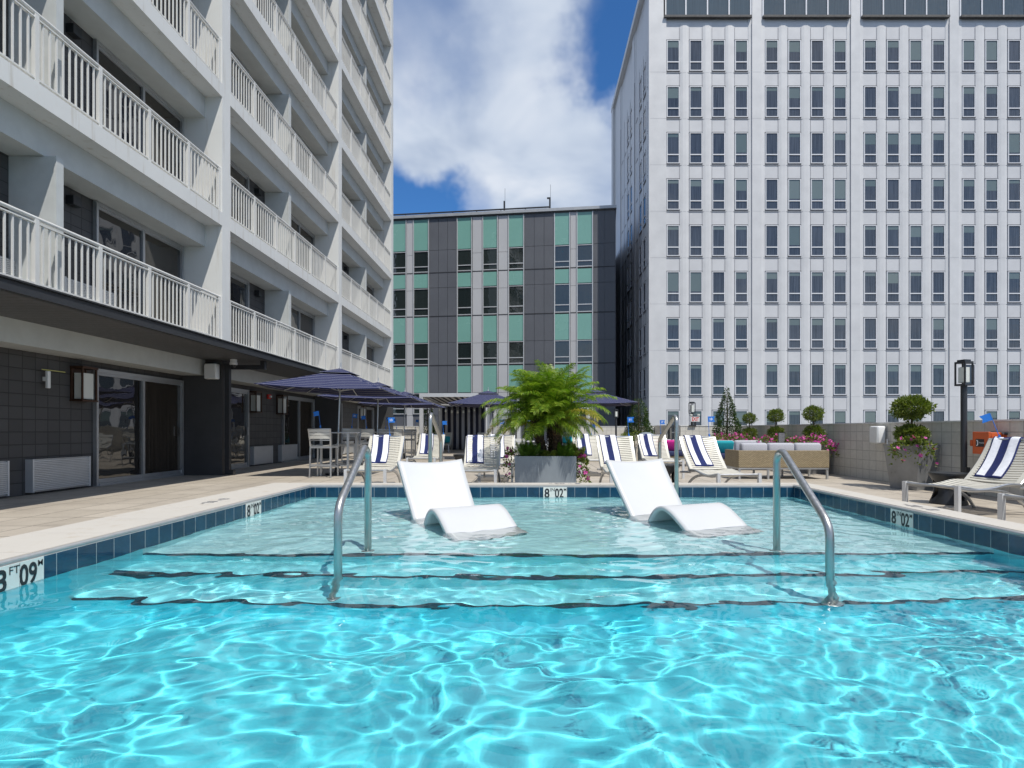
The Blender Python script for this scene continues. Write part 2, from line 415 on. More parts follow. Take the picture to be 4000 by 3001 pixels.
tag(mb.build('ground', mat('street_asphalt', (.06,.06,.062), .9, var=.3, vs=.2)), kind='structure')
mb = MB()                                                     # roof deck round the pool
OX0, OX1, OY = XL-.60, XR+.30, YF+.28
def strip(x0, x1, y0, y1): mb.box(x0, x1, y0, y1, -.3, 0)
strip(-8.2, OX0, -5, 30); strip(OX1, 7.6, -5, 30); mb.box(OX0, OX1, OY, 30, -.3, 0)
tag(mb.build('deck', deckmat()), kind='structure')
mb = MB(); mb.box(-8.2, 7.6, -5, 30.2, -14.9, -.95)
tag(mb.build('podium', M_grey), 'grey podium block under the roof terrace', 'podium', kind='structure')

# ------------------------------------------------------------------ pool
pool = thing('swimming_pool', 'turquoise swimming pool with raised white coping and steps', 'pool', (0,0,0))
def plaster(name, col, rough=.6):
    m, nt, b = newmat(name); co = objco(nt)
    n = noisef(nt, co, 1.3, 6, .6); n2 = noisef(nt, co, 60, 3)
    c = mixc(nt, ramp(nt, n, [(.3, (0,)*3), (.75, (.5,)*3)]), col, tuple(x*.82 for x in col))
    c = mixc(nt, .12, c, ramp(nt, n2, [(.3, (.5,)*3), (.7, (1,)*3)]), 'MULTIPLY')
    lk(nt, c, b.inputs['Base Color']); setv(b, Roughness=rough); return m
M_deep = plaster('plaster_deep_water_tint', (.12,.83,.97))  # one plaster tinted by depth; the water's light absorption is put into the colour
M_step = plaster('plaster_step_water_tint', (.28,.87,.96))
M_shelf = plaster('plaster_shelf_water_tint', (.53,.92,.96))
S1, S2, S3 = 4.06, 3.74, 3.42
Zs, Z1, Z2, Z3 = -.01, -.26, -.50, -.74
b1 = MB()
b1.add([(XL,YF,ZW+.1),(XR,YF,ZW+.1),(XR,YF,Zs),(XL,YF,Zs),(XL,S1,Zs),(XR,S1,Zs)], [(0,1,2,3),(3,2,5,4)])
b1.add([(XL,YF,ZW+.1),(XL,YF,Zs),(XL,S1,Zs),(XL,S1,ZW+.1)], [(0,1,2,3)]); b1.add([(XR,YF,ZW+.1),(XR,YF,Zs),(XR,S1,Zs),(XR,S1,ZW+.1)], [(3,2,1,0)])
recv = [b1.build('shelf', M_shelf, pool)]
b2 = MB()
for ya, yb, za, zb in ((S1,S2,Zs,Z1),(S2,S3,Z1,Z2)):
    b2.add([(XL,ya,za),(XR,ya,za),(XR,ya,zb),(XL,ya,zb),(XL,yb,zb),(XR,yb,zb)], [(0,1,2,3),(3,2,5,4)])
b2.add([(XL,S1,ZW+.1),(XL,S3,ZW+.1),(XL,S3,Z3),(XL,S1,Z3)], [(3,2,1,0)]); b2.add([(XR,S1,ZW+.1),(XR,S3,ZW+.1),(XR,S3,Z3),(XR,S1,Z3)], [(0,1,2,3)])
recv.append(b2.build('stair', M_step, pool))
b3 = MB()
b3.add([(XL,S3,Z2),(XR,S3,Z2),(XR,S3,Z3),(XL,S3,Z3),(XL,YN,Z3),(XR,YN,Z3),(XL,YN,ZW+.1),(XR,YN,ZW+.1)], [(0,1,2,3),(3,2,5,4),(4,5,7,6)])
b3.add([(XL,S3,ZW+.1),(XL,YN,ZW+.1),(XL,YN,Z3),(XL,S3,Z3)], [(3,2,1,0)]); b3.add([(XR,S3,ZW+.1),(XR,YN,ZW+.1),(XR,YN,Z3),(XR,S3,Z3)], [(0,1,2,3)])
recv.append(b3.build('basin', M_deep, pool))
M_nose = mat('dark_nosing_tile', (.03,.055,.085), .3, var=.5, vs=14)
for ys, zs in ((S1,Zs),(S2,Z1),(S3,Z2)):
    q = MB(); q.box(XL+.002, XR-.002, ys-.004, ys+.030, zs-.036, zs+.004)
    recv.append(q.build('step_nosing', M_nose, pool))
def tilemat(axis, phase):
    m, nt, b = newmat('waterline_tile_'+axis); co = objco(nt); s = sep(nt, co)
    br = node(nt, 'ShaderNodeTexBrick', offset=0.0)
    lk(nt, comb(nt, math_(nt, 'ADD', s['xyz'.index(axis)], phase), math_(nt, 'ADD', s[2], -.32), 0), br.inputs['Vector'])
    setv(br, Scale=1., Mortar_Size=.0022, Mortar_Smooth=.1, Bias=0., Brick_Width=.152, Row_Height=.152)
    br.inputs['Color1'].default_value = (.007,.042,.085,1); br.inputs['Color2'].default_value = (.013,.066,.125,1); br.inputs['Mortar'].default_value = (.42,.45,.46,1)
    n = noisef(nt, co, 9, 5, .6, 1.0)
    lk(nt, mixc(nt, .45, br.outputs[0], ramp(nt, n, [(.35, (.45,)*3), (.65, (1,)*3)]), 'MULTIPLY'), b.inputs['Base Color'])
    setv(b, Roughness=.12); bump(nt, b, math_(nt, 'SUBTRACT', math_(nt, 'MULTIPLY', n, .15), br.outputs['Fac']), .3, .003); return m
TH = .006
q = MB(); q.box(XL, XR, YF-TH, YF+.02, .168, .32); recv.append(q.build('waterline_tile', tilemat('x', .05), pool))
M_ty = tilemat('y', .03)
q = MB(); q.box(XL-.02, XL+TH, YN, YF-TH-.001, .168, .32); recv.append(q.build('waterline_tile', M_ty, pool))
q = MB(); q.box(XR-TH, XR+.02, YN, YF-TH-.001, .168, .32); recv.append(q.build('waterline_tile', M_ty, pool))
q = MB()                                                      # coping stones
gap = .004
M_cop = stonewhite('coping_stone', (.52,.49,.44), (.40,.33,.24), .75)
def coprow(x0, x1, y0, y1, along):
    L = (y1-y0) if along == 'y' else (x1-x0); n = max(1, round(L/.62))
    for i in range(n):
        a, b_ = i*L/n+gap/2, (i+1)*L/n-gap/2
        if along == 'y': q.box(x0, x1, y0+a, y0+b_, -.02, ZC)
        else: q.box(x0+a, x0+b_, y0, y1, -.02, ZC)
coprow(OX0, XL-.03, YN-.3, OY, 'y'); coprow(XR+.03, OX1, YN-.3, OY, 'y'); coprow(XL-.03+gap, XR+.03-gap, YF+.03, OY, 'x')
q.box(OX0, OX1, YN-.6, YN-.302, -.02, ZC)
q.box(OX0+.002, OX1-.002, YN-.598, OY-.002, -.93, -.80)
q.box(OX0+.01, XL-.021, YN-.29, OY-.01, -.8, ZC-.004); q.box(XR+.021, OX1-.01, YN-.29, OY-.01, -.8, ZC-.004); q.box(XL-.021, XR+.021, YF+.021, OY-.01, -.8, ZC-.004)
q.build('coping', M_cop, pool)
q = MB()                                                      # rolled steel gutter edge
r = .017
q.tube([(XL-.010, YN, ZC-.017), (XL-.010, YF+.010, ZC-.017), (XR+.010, YF+.010, ZC-.017), (XR+.010, YN, ZC-.017)], r, 12)
q.box(XL-.03, XL+.001, YN, YF, ZC-.034, ZC-.014); q.box(XR-.001, XR+.03, YN, YF, ZC-.034, ZC-.014); q.box(XL+.002, XR-.002, YF-.001, YF+.03, ZC-.034, ZC-.014)
q.build('gutter_edge', M_gutter, pool, True)
def marker(big, unit, val, unit2, M, label):
    t = MB(); t.box(-.152, .152, -.076, .076, -.003, .002); 
    o = t.build('depth_marker', M_sign, pool); o.matrix_local = M; o['label'] = label
    t = MB()
    put_text(t, TX[big], Matrix.Translation((-.105, -.008, .0035)) @ Matrix.Diagonal((.135,.165,1,1)))
    put_text(t, TX[unit], Matrix.Translation((-.034, .040, .0035)) @ Matrix.Scale(.062, 4))
    put_text(t, TX[val], Matrix.Translation((.052, -.008, .0035)) @ Matrix.Diagonal((.112,.165,1,1)))
    put_text(t, TX[unit2], Matrix.Translation((.128, .043, .0035)) @ Matrix.Scale(.05, 4))
    c = t.build('lettering', M_ink, o)
    t = MB(); t.box(-.001, .001, -.075, .075, .0021, .0028); t.build('grout_line', M_faded, o)
    return o
zt = .244
RXp = Matrix.Rotation(PI/2, 4, 'X')
marker('8','IN','02','M', Matrix.Translation((.305, YF-TH-.003, zt)) @ RXp, 'cream 8 IN 02 M depth marker tile on far pool wall')
marker('8','IN','02','M', Matrix.Translation((XL+TH+.003, 5.66, zt)) @ Matrix.Rotation(PI/2, 4, 'Z') @ RXp, 'cream 8 IN 02 M depth marker tile near the left corner')
marker('8','IN','02','M', Matrix.Translation((XR-TH-.003, 5.05, zt)) @ Matrix.Rotation(-PI/2, 4, 'Z') @ RXp, 'cream 8 IN 02 M depth marker tile on right pool wall')
marker('3','FT','09','M', Matrix.Translation((XL+TH+.003, 3.07, zt)) @ Matrix.Rotation(PI/2, 4, 'Z') @ RXp, 'cream 3 FT 09 M depth marker tile on left pool wall')
def topmark(x, y, rz, sc_=1.0):
    t = MB()
    for k, dx, s_ in (('8',-.16,.15),('IN',-.06,.06),('02',.08,.14),('M',.2,.05)):
        put_text(t, TX[k], Matrix.Translation((dx, .02 if len(k)==2 and k.isalpha() else 0, 0)) @ Matrix.Scale(s_, 4))
    o = t.build('depth_lettering', M_faded, pool); o.location = (x, y, ZC+.0015); o.rotation_euler = (0,0,rz)
topmark(XL-.30, 5.5, -PI/2); topmark(XR+.165, 5.05, PI/2); topmark(.45, YF+.16, PI); topmark(XL-.30, 3.0, -PI/2)
# water
NX, NY = int((XR-XL)/.0175), int((YF-YN)/.0175)
def wave(x, y):
    s_ = 0
    shelf = min(1, max(0, (y-3.7)/1.2))
    for fx, fy, a, sd in ((.85,1.0,.013,0),(2.5,2.9,.0105,5),(5.6,6.8,.0060,9),(11.,14.,.0019,17)):
        a *= (1-.70*shelf) if fx < 2 else ((1-.45*shelf) if fx < 5 else 1+.35*shelf)
        wx = x + .26*noise.noise((x*1.1, y*1.1, sd+30.)); wy = y + .26*noise.noise((x*1.1, y*1.1, sd+60.))
        n_ = noise.noise((wx*fx + .35*wy, wy*fy - .3*wx, sd))
        s_ += a*(n_ if fx > 2 else n_ - .35*abs(n_))
    for cx, cy in ((-.28,4.45),(1.62,4.62)):                  # lapping round the chaise feet
        g_ = math.exp(-((x-cx)**2+(y-cy)**2)/.09)
        if g_ > .01: s_ += .012*g_*noise.noise((x*11, y*11, 77.))
    return s_
q = MB(); A = 1.0
for j in range(NY+1):
    for i in range(NX+1):
        x = XL+(XR-XL)*i/NX; y = YN+(YF-YN)*j/NY; q.v.append((x, y, ZW + A*wave(x, y)))
for j in range(NY):
    for i in range(NX):
        a = j*(NX+1)+i; q.f.append((a, a+1, a+NX+2, a+NX+1)); q.m.append(0)
m, nt, b = newmat('pool_water')
setv(b, Roughness=0.0, IOR=1.333); b.inputs['Transmission Weight'].default_value = 1; b.inputs['Base Color'].default_value = (.95,.998,1.0,1); b.inputs['Specular IOR Level'].default_value = .12
water = q.build('pool_water', m, None, 'all'); tag(water, 'rippling clear pool water with sunlight patterns', 'water', kind='structure')
water.cycles.is_caustics_caster = True

# in-pool chaises
def catmull(P, n):
    out = []
    for i in range(len(P)-1):
        p0, p1, p2, p3 = P[max(i-1,0)], P[i], P[i+1], P[min(i+2, len(P)-1)]
        for k in range(n):
            t = k/n
            out.append(tuple(.5*((2*p1[d]) + (-p0[d]+p2[d])*t + (2*p0[d]-5*p1[d]+4*p2[d]-p3[d])*t*t + (-p0[d]+3*p1[d]-3*p2[d]+p3[d])*t**3) for d in range(len(p1))))
    out.append(tuple(P[-1])); return out
prof = catmull([(-.44,.715),(-.30,.53),(-.13,.33),(.02,.16),(.13,.04),(.24,.034),(.34,.145),(.43,.262),(.54,.315),(.66,.290),(.77,.232),(.88,.165),(.99,.09),(1.09,.03)], 4)
def chaise_fn(u, v):
    k = v*(len(prof)-1); i = min(int(k), len(prof)-2); t = k-i
    s_, z = prof[i][0]*(1-t)+prof[i+1][0]*t, prof[i][1]*(1-t)+prof[i+1][1]*t
    x = (u-.5); flare = .67 + .06*max(0, 1-v*3.2)**2
    dip = (.25-x*x)*4
    z -= .035*dip*max(0, 1-v*7)                              # top edge dips between the corners
    s_ -= .03*dip*max(0, 1-v*2.5)                            # back is gently dished
    return (x*flare, -s_, z)
cm_ = MB(); cm_.sheet(chaise_fn, 14, len(prof)-1, .038)
def chaise(label, base, a):
    rz = math.atan2(a[0], -a[1])
    t = thing('pool_chaise', label, 'pool chaise', (base[0], base[1], 0), rz, 'white chaises standing in the pool shelf')
    return t
c1 = chaise('white moulded chaise in the shallow water, nearer the palm planter\'s left side', (-.87,5.58), (.50,-.866))
sh = cm_.build('shell', M_chaise, c1, 'all'); recv.append(sh)
c2 = chaise('white moulded chaise in the shallow water, to the right of the palm planter', (1.30,5.74), (.38,-.925))
for o_ in (sh,):
    c = o_.copy(); COL.objects.link(c); c.parent = c2; recv.append(c)

# handrails
def arc(c, r, a0, a1, n, ax='yz', x=0):
    return [(x, c[0]+r*math.cos(a0+(a1-a0)*i/n), c[1]+r*math.sin(a0+(a1-a0)*i/n)) for i in range(n+1)]
def handrail(label, x, yv, ys, zv0, zs0, ztop, zbend, r=.026):
    """yv: straight post, ys: post under the sloping run"""
    t = thing('handrail', label, 'handrail', (x, (yv+ys)/2, 0), 0, 'steel handrails of the pool steps')
    d = 1 if yv > ys else -1; yc = (yv+ys)/2; rr = .085
    yv -= yc; ys -= yc
    pts = [(0, yv, zv0), (0, yv, ztop-rr)]
    A_ = Vector((yv-d*rr, ztop-rr))
    sl_ang = math.atan2((ztop-.02)-zbend, abs((yv-2*d*rr)-ys))
    n = 10
    for i in range(1, n+1):
        a = (PI/2 + sl_ang)*i/n
        pts.append((0, A_.x + d*rr*math.cos(a), A_.y + rr*math.sin(a)))
    # slope, then a soft elbow into the lower post
    P1 = Vector(pts[-1]); P2 = Vector((0, ys, zbend)); dirn = (P2-P1).normalized()
    pts.append(tuple(P2 - dirn*.09))
    for k in (.25, .5, .75):
        p = (P2-dirn*.09)*(1-k)**2 + P2*2*k*(1-k) + (P2+Vector((0,0,-.09)))*k*k
        pts.append(tuple(p))
    pts.append((0, ys, zbend-.09)); pts.append((0, ys, zs0))
    q = MB(); q.tube(pts, r, 14); o_ = q.build('rail_tube', M_steel, t, 'all'); recv.append(o_)
    for y_, z_ in ((yv, zv0), (ys, zs0)):
        q = MB(); q.lathe([(.055, z_), (.055, z_+.012), (.035, z_+.022)], 18, (0, y_)); recv.append(q.build('base_flange', M_steel, t, True))
    return t
handrail('bent steel handrail in the pool in front of the left white chaise', -1.235, 4.19, 3.54, Zs, Z2, .918, .56)
handrail('bent steel handrail in the pool near the right wall, right of both chaises', 1.84, 4.16, 3.42, Zs, Z2, .89, .46)
handrail('steel handrail over the far coping behind the left white chaise', -1.26, 6.90, 7.72, Zs, 0, 1.25, .93)
handrail('steel handrail over the far coping behind the right white chaise', 1.81, 6.92, 7.83, Zs, 0, 1.225, .93)
for o_ in recv: o_.cycles.is_caustics_receiver = True

# ------------------------------------------------------------------ hotel with balconies (left)
WX, FX, BX = -8.2, -7.25, -7.65
P0, PIT, NL = 2.83, 3.02, 9                                   # first slab underside, storey height, levels
SLB = .31
bays = [(4.55, 13.0, 8.75), (13.35, 20.85, 17.1), (21.2, 28.7, 24.95)]
fins = [(4.2, 4.55), (13.0, 13.35), (20.85, 21.2), (28.7, 29.1)]
ZT = P0 + NL*PIT + .4
hotel = thing('hotel_building', 'tall white hotel with long railed balconies on its pool side', 'hotel', (0,0,0))
q = MB(); q.box(-19, WX, 4.2, 29.1, 0, ZT); q.build('rear_wall', M_charblock_y, hotel)
for y0, y1 in fins:
    q = MB(); q.box(WX-.01, FX, y0, y1, P0-.025, ZT+.02); q.build('fin_wall', M_white, hotel)
    q = MB(); q.box(WX-.01, FX-.004, y0+.003, y1-.003, 0, P0-.026); q.build('fin_base', M_char, hotel)
M_pane = glassmat('hotel_glass', (.012,.012,.012), (.035,.03,.024), 0, .015, .9, .02)
M_panedark = glassmat('curtained_glass', (.018,.014,.010), (.03,.024,.018), .3, .05, .6, .01)
rail_me, slab_me, beam_me, cap_me = {}, {}, {}, {}
for bi, (y0, y1, ym) in enumerate(bays):
    L = y1-y0
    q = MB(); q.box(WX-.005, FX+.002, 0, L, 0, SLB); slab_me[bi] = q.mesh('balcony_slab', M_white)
    q = MB(); q.box(WX-.004, BX, .001, L-.001, -.49, -.001); beam_me[bi] = q.mesh('ceiling_beam', [M_grey])
    q = MB()
    q.tube([(FX-.06, 0, 1.04), (FX-.06, L, 1.04)], .029, 10)
    q.box(FX-.085, FX-.035, 0, L, .955, .975); q.box(FX-.085, FX-.035, 0, L, .06, .085)
    npost = round(L/1.18); 
    for i in range(npost+1):
        y = max(.05, min(L-.05, i*L/npost)); q.box(FX-.09, FX-.03, y-.034, y+.034, 0, 1.02)
        if i < npost:
            for k in range(1, 10):
                yy = i*L/npost + k*L/npost/10; q.box(FX-.072, FX-.048, yy-.0105, yy+.0105, .07, .96)
    rail_me[bi] = q.mesh('railing', M_rail, True)
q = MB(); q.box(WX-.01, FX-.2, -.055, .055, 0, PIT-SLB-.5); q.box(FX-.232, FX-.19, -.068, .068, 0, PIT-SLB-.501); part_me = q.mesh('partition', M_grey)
def door_meshes(wd, hd, flip):
    f = MB(); x0 = WX
    f.box(x0-.02, x0+.07, 0, .05, 0, hd); f.box(x0-.02, x0+.07, wd-.05, wd, 0, hd); f.box(x0-.02, x0+.07, .05, wd-.05, hd-.07, hd)
    f.box(x0-.02, x0+.09, .05, wd-.05, 0, .05)
    mid = wd*.5
    f.box(x0-.01, x0+.05, mid-.03, mid+.03, .05, hd-.07)
    for a, b_ in ((.05, mid-.03), (mid+.03, wd-.05)):
        f.box(x0, x0+.04, a, b_, .051, .13); f.box(x0, x0+.04, a, b_, hd-.12, hd-.071)
    hy = wd-.13 if flip else .13
    f.box(x0+.07, x0+.10, hy-.015, hy+.015, .92, 1.14)
    p = []
    for a, b_ in ((.05, mid-.03), (mid+.03, wd-.05)):
        g = MB(); g.box(x0-.005, x0+.012, a, b_, .13, hd-.12); p.append(g)
    return f, p
DW, DH = 2.6, PIT-SLB-.5
fm, pm = door_meshes(DW, DH, True); fm_me = fm.mesh('sliding_door', M_frame)
pm_me = [pm[0].mesh('pane', M_pane), pm[1].mesh('pane', M_panedark)]
pm_me2 = [pm[0].mesh('pane', M_panedark), pm[1].mesh('pane', M_pane)]
q = MB()
for i in range(17):
    z = .07 + i*.0292; q.box(WX, WX+.12, .031, 1.149, z, z+.019)
q.box(WX-.01, WX+.09, 0.001, 1.179, .041, .579, 1); q.box(WX-.01, WX+.125, 0, .03, .04, .58); q.box(WX-.01, WX+.125, 1.15, 1.18, .04, .58)
gr_me = q.mesh('vent_grille', [M_alulight, M_frame])
q = MB(); q.box(WX, WX+.14, -.09, .09, 1.9, 2.06); lite_me = q.mesh('wall_light', M_black)
for lv in range(-1, NL):
    zf = 0 if lv < 0 else P0 + lv*PIT + SLB
    for bi, (y0, y1, ym) in enumerate(bays):
        if lv >= 0:
            link('balcony_slab', slab_me[bi], hotel, (0, y0, P0+lv*PIT)); link('railing', rail_me[bi], hotel, (0, y0, zf))
            if lv+1 < NL or True:
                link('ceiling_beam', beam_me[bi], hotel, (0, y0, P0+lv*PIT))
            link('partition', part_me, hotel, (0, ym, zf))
        elif bi < 3:
            pass
        for side, yd in ((0, y0+.03), (1, y1-.03-DW)):
            if bi == 0 and side == 0 and lv < 0: continue
            if lv > 6: continue
            d = link('sliding_door', fm_me, hotel, (0, yd, zf+.002))
            for me in (pm_me if side else pm_me2): link('pane', me, d)
        if lv >= 0 and lv < 4:
            link('wall_light', lite_me, hotel, (0, y1-DW-.55, zf)); link('wall_light', lite_me, hotel, (0, y0+DW+.55, zf))
        if lv < 2:
            if lv >= 0 or bi > 0:
                link('vent_grille', gr_me, hotel, (0, ym+.85, zf)); 
                link('vent_grille', gr_me, hotel, (0, ym-.95, zf))
            else:
                link('vent_grille', gr_me, hotel, (0, 8.98, zf)); link('vent_grille', gr_me, hotel, (0, 7.40, zf))
q = MB(); q.box(WX-.2, FX+.15, 4.1, 29.2, ZT+.03, ZT+.3); q.build('roof_slab', M_white, hotel)
q = MB()                                                      # dark canopy over the ground floor
CX = -6.22
q.box(BX+.002, CX, 4.0, 21.15, 2.70, 2.775)
q.build('canopy', [M_canopy], hotel)
q = MB(); q.box(CX-.14, CX+.06, 4.0, 21.15, 2.777, 2.83); q.box(CX+.003, CX+.10, 3.99, 21.16, 2.69, 2.772)
for i in range(15):
    q.box(CX-.02, CX+.105, 4.0+i*1.14, 4.0+i*1.14+1.12, 2.832, 2.852)
q.box(FX-.02, CX-.141, 4.0, 21.15, 2.778, 2.80)
q.build('roof_gutter', M_dkmetal, hotel)
q = MB(); yb = 13.18
q.box(-6.42, -6.32, yb-.05, yb+.05, 2.50, 2.72); q.box(-7.13, -6.421, yb-.049, yb+.049, 2.50, 2.60); q.box(-7.18, -7.08, yb-.2, yb-.1, .12, 2.62); q.box(-7.13,-7.02, yb-.099, yb+.05, 2.51,2.59)
q.box(-7.18, -6.98, yb-.2, yb-.1, .02, .119)
q.build('downspout', M_dkmetal, hotel)

def sconce(y, label):
    t = thing('wall_lantern', label, 'wall lantern', (WX+.005, y, 1.60), 0, 'bronze lanterns on the dark hotel wall')
    q = MB()
    for a in (-.17, .145):
        for b_ in (.0, .195): q.box(b_, b_+.025, a, a+.025, 0, .56)
    q.box(0, .23, -.18, .18, .56, .60); q.box(-.004, .23, -.18, .18, -.03, -.001); q.box(-.004, .012, -.144, .144, .0, .559)
    q.build('frame', M_bronze, t)
    q = MB(); q.box(.03, .19, -.115, .115, .02, .48); q.build('shade', M_lampglass, t)
sconce(10.02, 'large bronze wall lantern beside the nearest glass sliding door')
sconce(16.25, 'bronze wall lantern left of the red fire strobe on the dark wall')
sconce(17.98, 'bronze wall lantern right of the red fire strobe, by a dark door')
sconce(26.6, 'small distant bronze wall lantern under the second striped umbrella')
t = thing('fire_strobe', 'small red fire alarm strobe between two bronze wall lanterns', 'fire alarm', (WX+.005, 17.25, 2.10))
q = MB(); q.rbox(0, .06, -.09, .09, -.07, .07, .01); q.build('body', M_red, t); q = MB(); q.rbox(.06, .11, -.035, .035, -.03, .03, .01); q.build('lens', M_whiteplastic, t)
def speaker(label, loc, rz):
    t = thing('outdoor_speaker', label, 'speaker', loc, rz, 'white outdoor wall speakers')
    q = MB(); q.rbox(-.14, .14, -.20, -.03, -.18, .18, .03); q.build('cabinet', M_whiteplastic, t, True)
    q = MB(); q.rbox(-.125, .125, -.212, -.198, -.165, .165, .006); q.build('grille', mat('speaker_grille', (.70,.71,.71), .7, var=.06, bmp=.5, bs=300), t)
    q = MB(); q.box(-.03, .03, -.03, 0, -.05, .05); q.build('bracket', M_dkmetal, t)
speaker('white speaker on the charcoal fin under the hotel canopy', (-7.42, 12.995, 2.42), 0)
t = thing('dome_camera', 'white dome security camera hanging under the canopy by the downspout', 'camera', (-6.93, 12.9, 2.70))
q = MB(); q.lathe([(.075,0),(.075,-.06),(.085,-.07),(.085,-.12),(.07,-.125)], 18); q.build('housing', M_whiteplastic, t, True)
q = MB(); q.lathe([(.06,-.126),(.058,-.15),(.045,-.175),(.02,-.19),(.002,-.193)], 16); q.build('dome', M_black, t, True)
t = thing('wall_antenna', 'small white antenna unit with a thin crossbar on the charcoal block wall', 'antenna', (WX, 9.32, 2.0))
q = MB(); q.rbox(.05, .10, -.03, .03, -.24, .05, .012); q.build('body', M_whiteplastic, t); q = MB(); q.box(0, .05, -.02, .02, -.12, -.05); q.build('bracket', M_whiteplastic, t)
q = MB(); q.tube([(.075,-.12,.065),(.075,.34,.065)], .007, 8); q.build('crossbar', mat('yellow_bar', (.62,.6,.2), .5), t)

# ------------------------------------------------------------------ teal-panelled building (middle)
TE = Vector((6.38, 42.0)); TD = Vector((-.992, .126)).normalized(); TN = Vector((-TD.y, TD.x))
if TN.y > 0: TN = -TN
teal = thing('teal_building', 'grey and teal panelled office block behind the terrace', 'building', (TE.x, TE.y, 0), math.atan2(-TD.y, -TD.x))
# local frame: -x runs left along the facade, -y towards the pool
def tx(px):
    q_ = (px-2076)/2166; return -(TE.x - TE.y*q_)/(-TD.x + TD.y*q_)
M_tpanel = mat('teal_glass_panel', (.20,.41,.35), .25, var=.06, vs=.4, spec=.7)
M_dpanel = mat('slate_panel', (.115,.12,.135), .5, var=.1, vs=.5)
M_lpanel = mat('pale_grey_panel', (.50,.50,.51), .45, var=.05, vs=.4)
M_mull = mat('silver_mullion', (.60,.60,.60), .4, .4, var=.04)
M_joint = mat('dark_joint', (.025,.025,.03), .6, var=0)
q = MB(); q.box(-21, 0, .05, 14, -14.9, 17.85); q.build('wall', M_dpanel, teal)
Z = lambda yz: 1.05+(982-.5423*yz)*.01953
zx = lambda v: tx(1500+.5423*v)
cols = {'t': [(82,160),(213,322),(528,632),(712,818),(897,1007),(1228,1338),(1390,1503)], 'l': [(163,210),(637,708),(823,893),(1342,1386)],
        'd': [(326,524),(1012,1224),(1508,1668)]}
rowsT = [(235,468),(642,748),(966,1157),(1332,1531)]; rowsW = [(472,631),(752,957),(1159,1322),(1534,1690)]; joints = [635,960,1326]
for a, b_ in cols['d']:
    bm_ = MB(); n = 2 if a > 1500 else 3; xa, xb = zx(a), (0.0 if a > 1500 else zx(b_))
    for k in range(n):
        x0 = xa+(xb-xa)*k/n; x1 = xa+(xb-xa)*(k+1)/n
        zz = [235,468,635,748,960,1157,1326,1531,1700,2300]
        for u, v in zip(zz[:-1], zz[1:]): bm_.box(x0+.012, x1-.012, 0, .06, Z(v)+.012, Z(u)-.012)
    bm_.build('slate_cladding', M_dpanel, teal)
for a, b_ in cols['l']:
    bl = MB(); zz = [235,500,635,765,960,1165,1326,1531,1700,2300]
    for u, v in zip(zz[:-1], zz[1:]): bl.box(zx(a)+.02, zx(b_)-.02, -.004, .06, Z(v)+.012, Z(u)-.012)
    bl.build('grey_cladding', M_lpanel, teal)
M_teal_pane = glassmat('teal_block_glass', (.010,.016,.016), (.022,.03,.028), .15, .02, .9, .02)
tw = []
for ci, (a, b_) in enumerate(cols['t']):
    x0, x1 = zx(a), zx(b_)
    if ci == 0: x0 -= .6
    for u, v in rowsT:
        q = MB(); q.box(x0+.03, x1-.03, .0, .05, Z(v)+.03, Z(u)-.02); q.build('teal_panel', M_tpanel, teal)
    for u, v in rowsW:
        z1, z0 = Z(u), Z(v); q = MB(); t_ = .05
        zm = z0+(z1-z0)*.27
        for zz, h in ((z1-t_, t_), (z0, .07), (zm-.035, .07)): q.box(x0, x1, -.03, .05, zz, zz+h)
        q.box(x0, x0+t_, -.032, .05, z0+.071, z1-t_-.001); q.box(x1-t_, x1, -.032, .05, z0+.071, z1-t_-.001)
        o_ = q.build('window', M_mull, teal)
        q = MB(); q.box(x0+t_, x1-t_, .015, .04, z0+.07, z1-t_); q.build('pane', M_teal_pane, o_)
    q = MB()
    for x in (x0, x1): q.box(x-.035, x+.035, -.06, .05, Z(1690), Z(235))
    q.build('mullion', M_mull, teal)
q = MB()
for j in joints: q.box(-20.9, -.01, -.012, .05, Z(j)-.045, Z(j)+.03)
q.build('floor_joint', M_joint, teal)
q = MB(); q.box(-21.1, .06, -.16, 14.1, 17.86, 18.08); q.build('roof_fascia', mat('zinc_fascia', (.45,.46,.47), .45, .4, var=.08), teal)
q = MB(); xr = zx(1195)
q.tube([(-21, .3, 18.36), (xr, .3, 18.36)], .06, 8); q.box(-21, xr, .26, .34, 18.20, 18.24)
for k in range(9): x = -20.5+k*(xr+20.5)/8; q.box(x-.03, x+.03, .27, .33, 18.081, 18.36)
q.build('roof_pipe', M_dkmetal, teal)
for px_, h in ((858, .75), (1190, .85)):
    x = zx(px_); q = MB(); q.box(x-.06, x+.06, .5, .62, 18.081, 18.25+h+.1); q.box(x-.22, x-.06, .5, .62, 18.25+h, 18.25+h+.1) if px_ > 1000 else None
    q.tube([(x+.05,.56,18.3),(x+.05,.56,18.25+h+1.1)], .012, 5); q.build('roof_mast', M_dkmetal, teal)

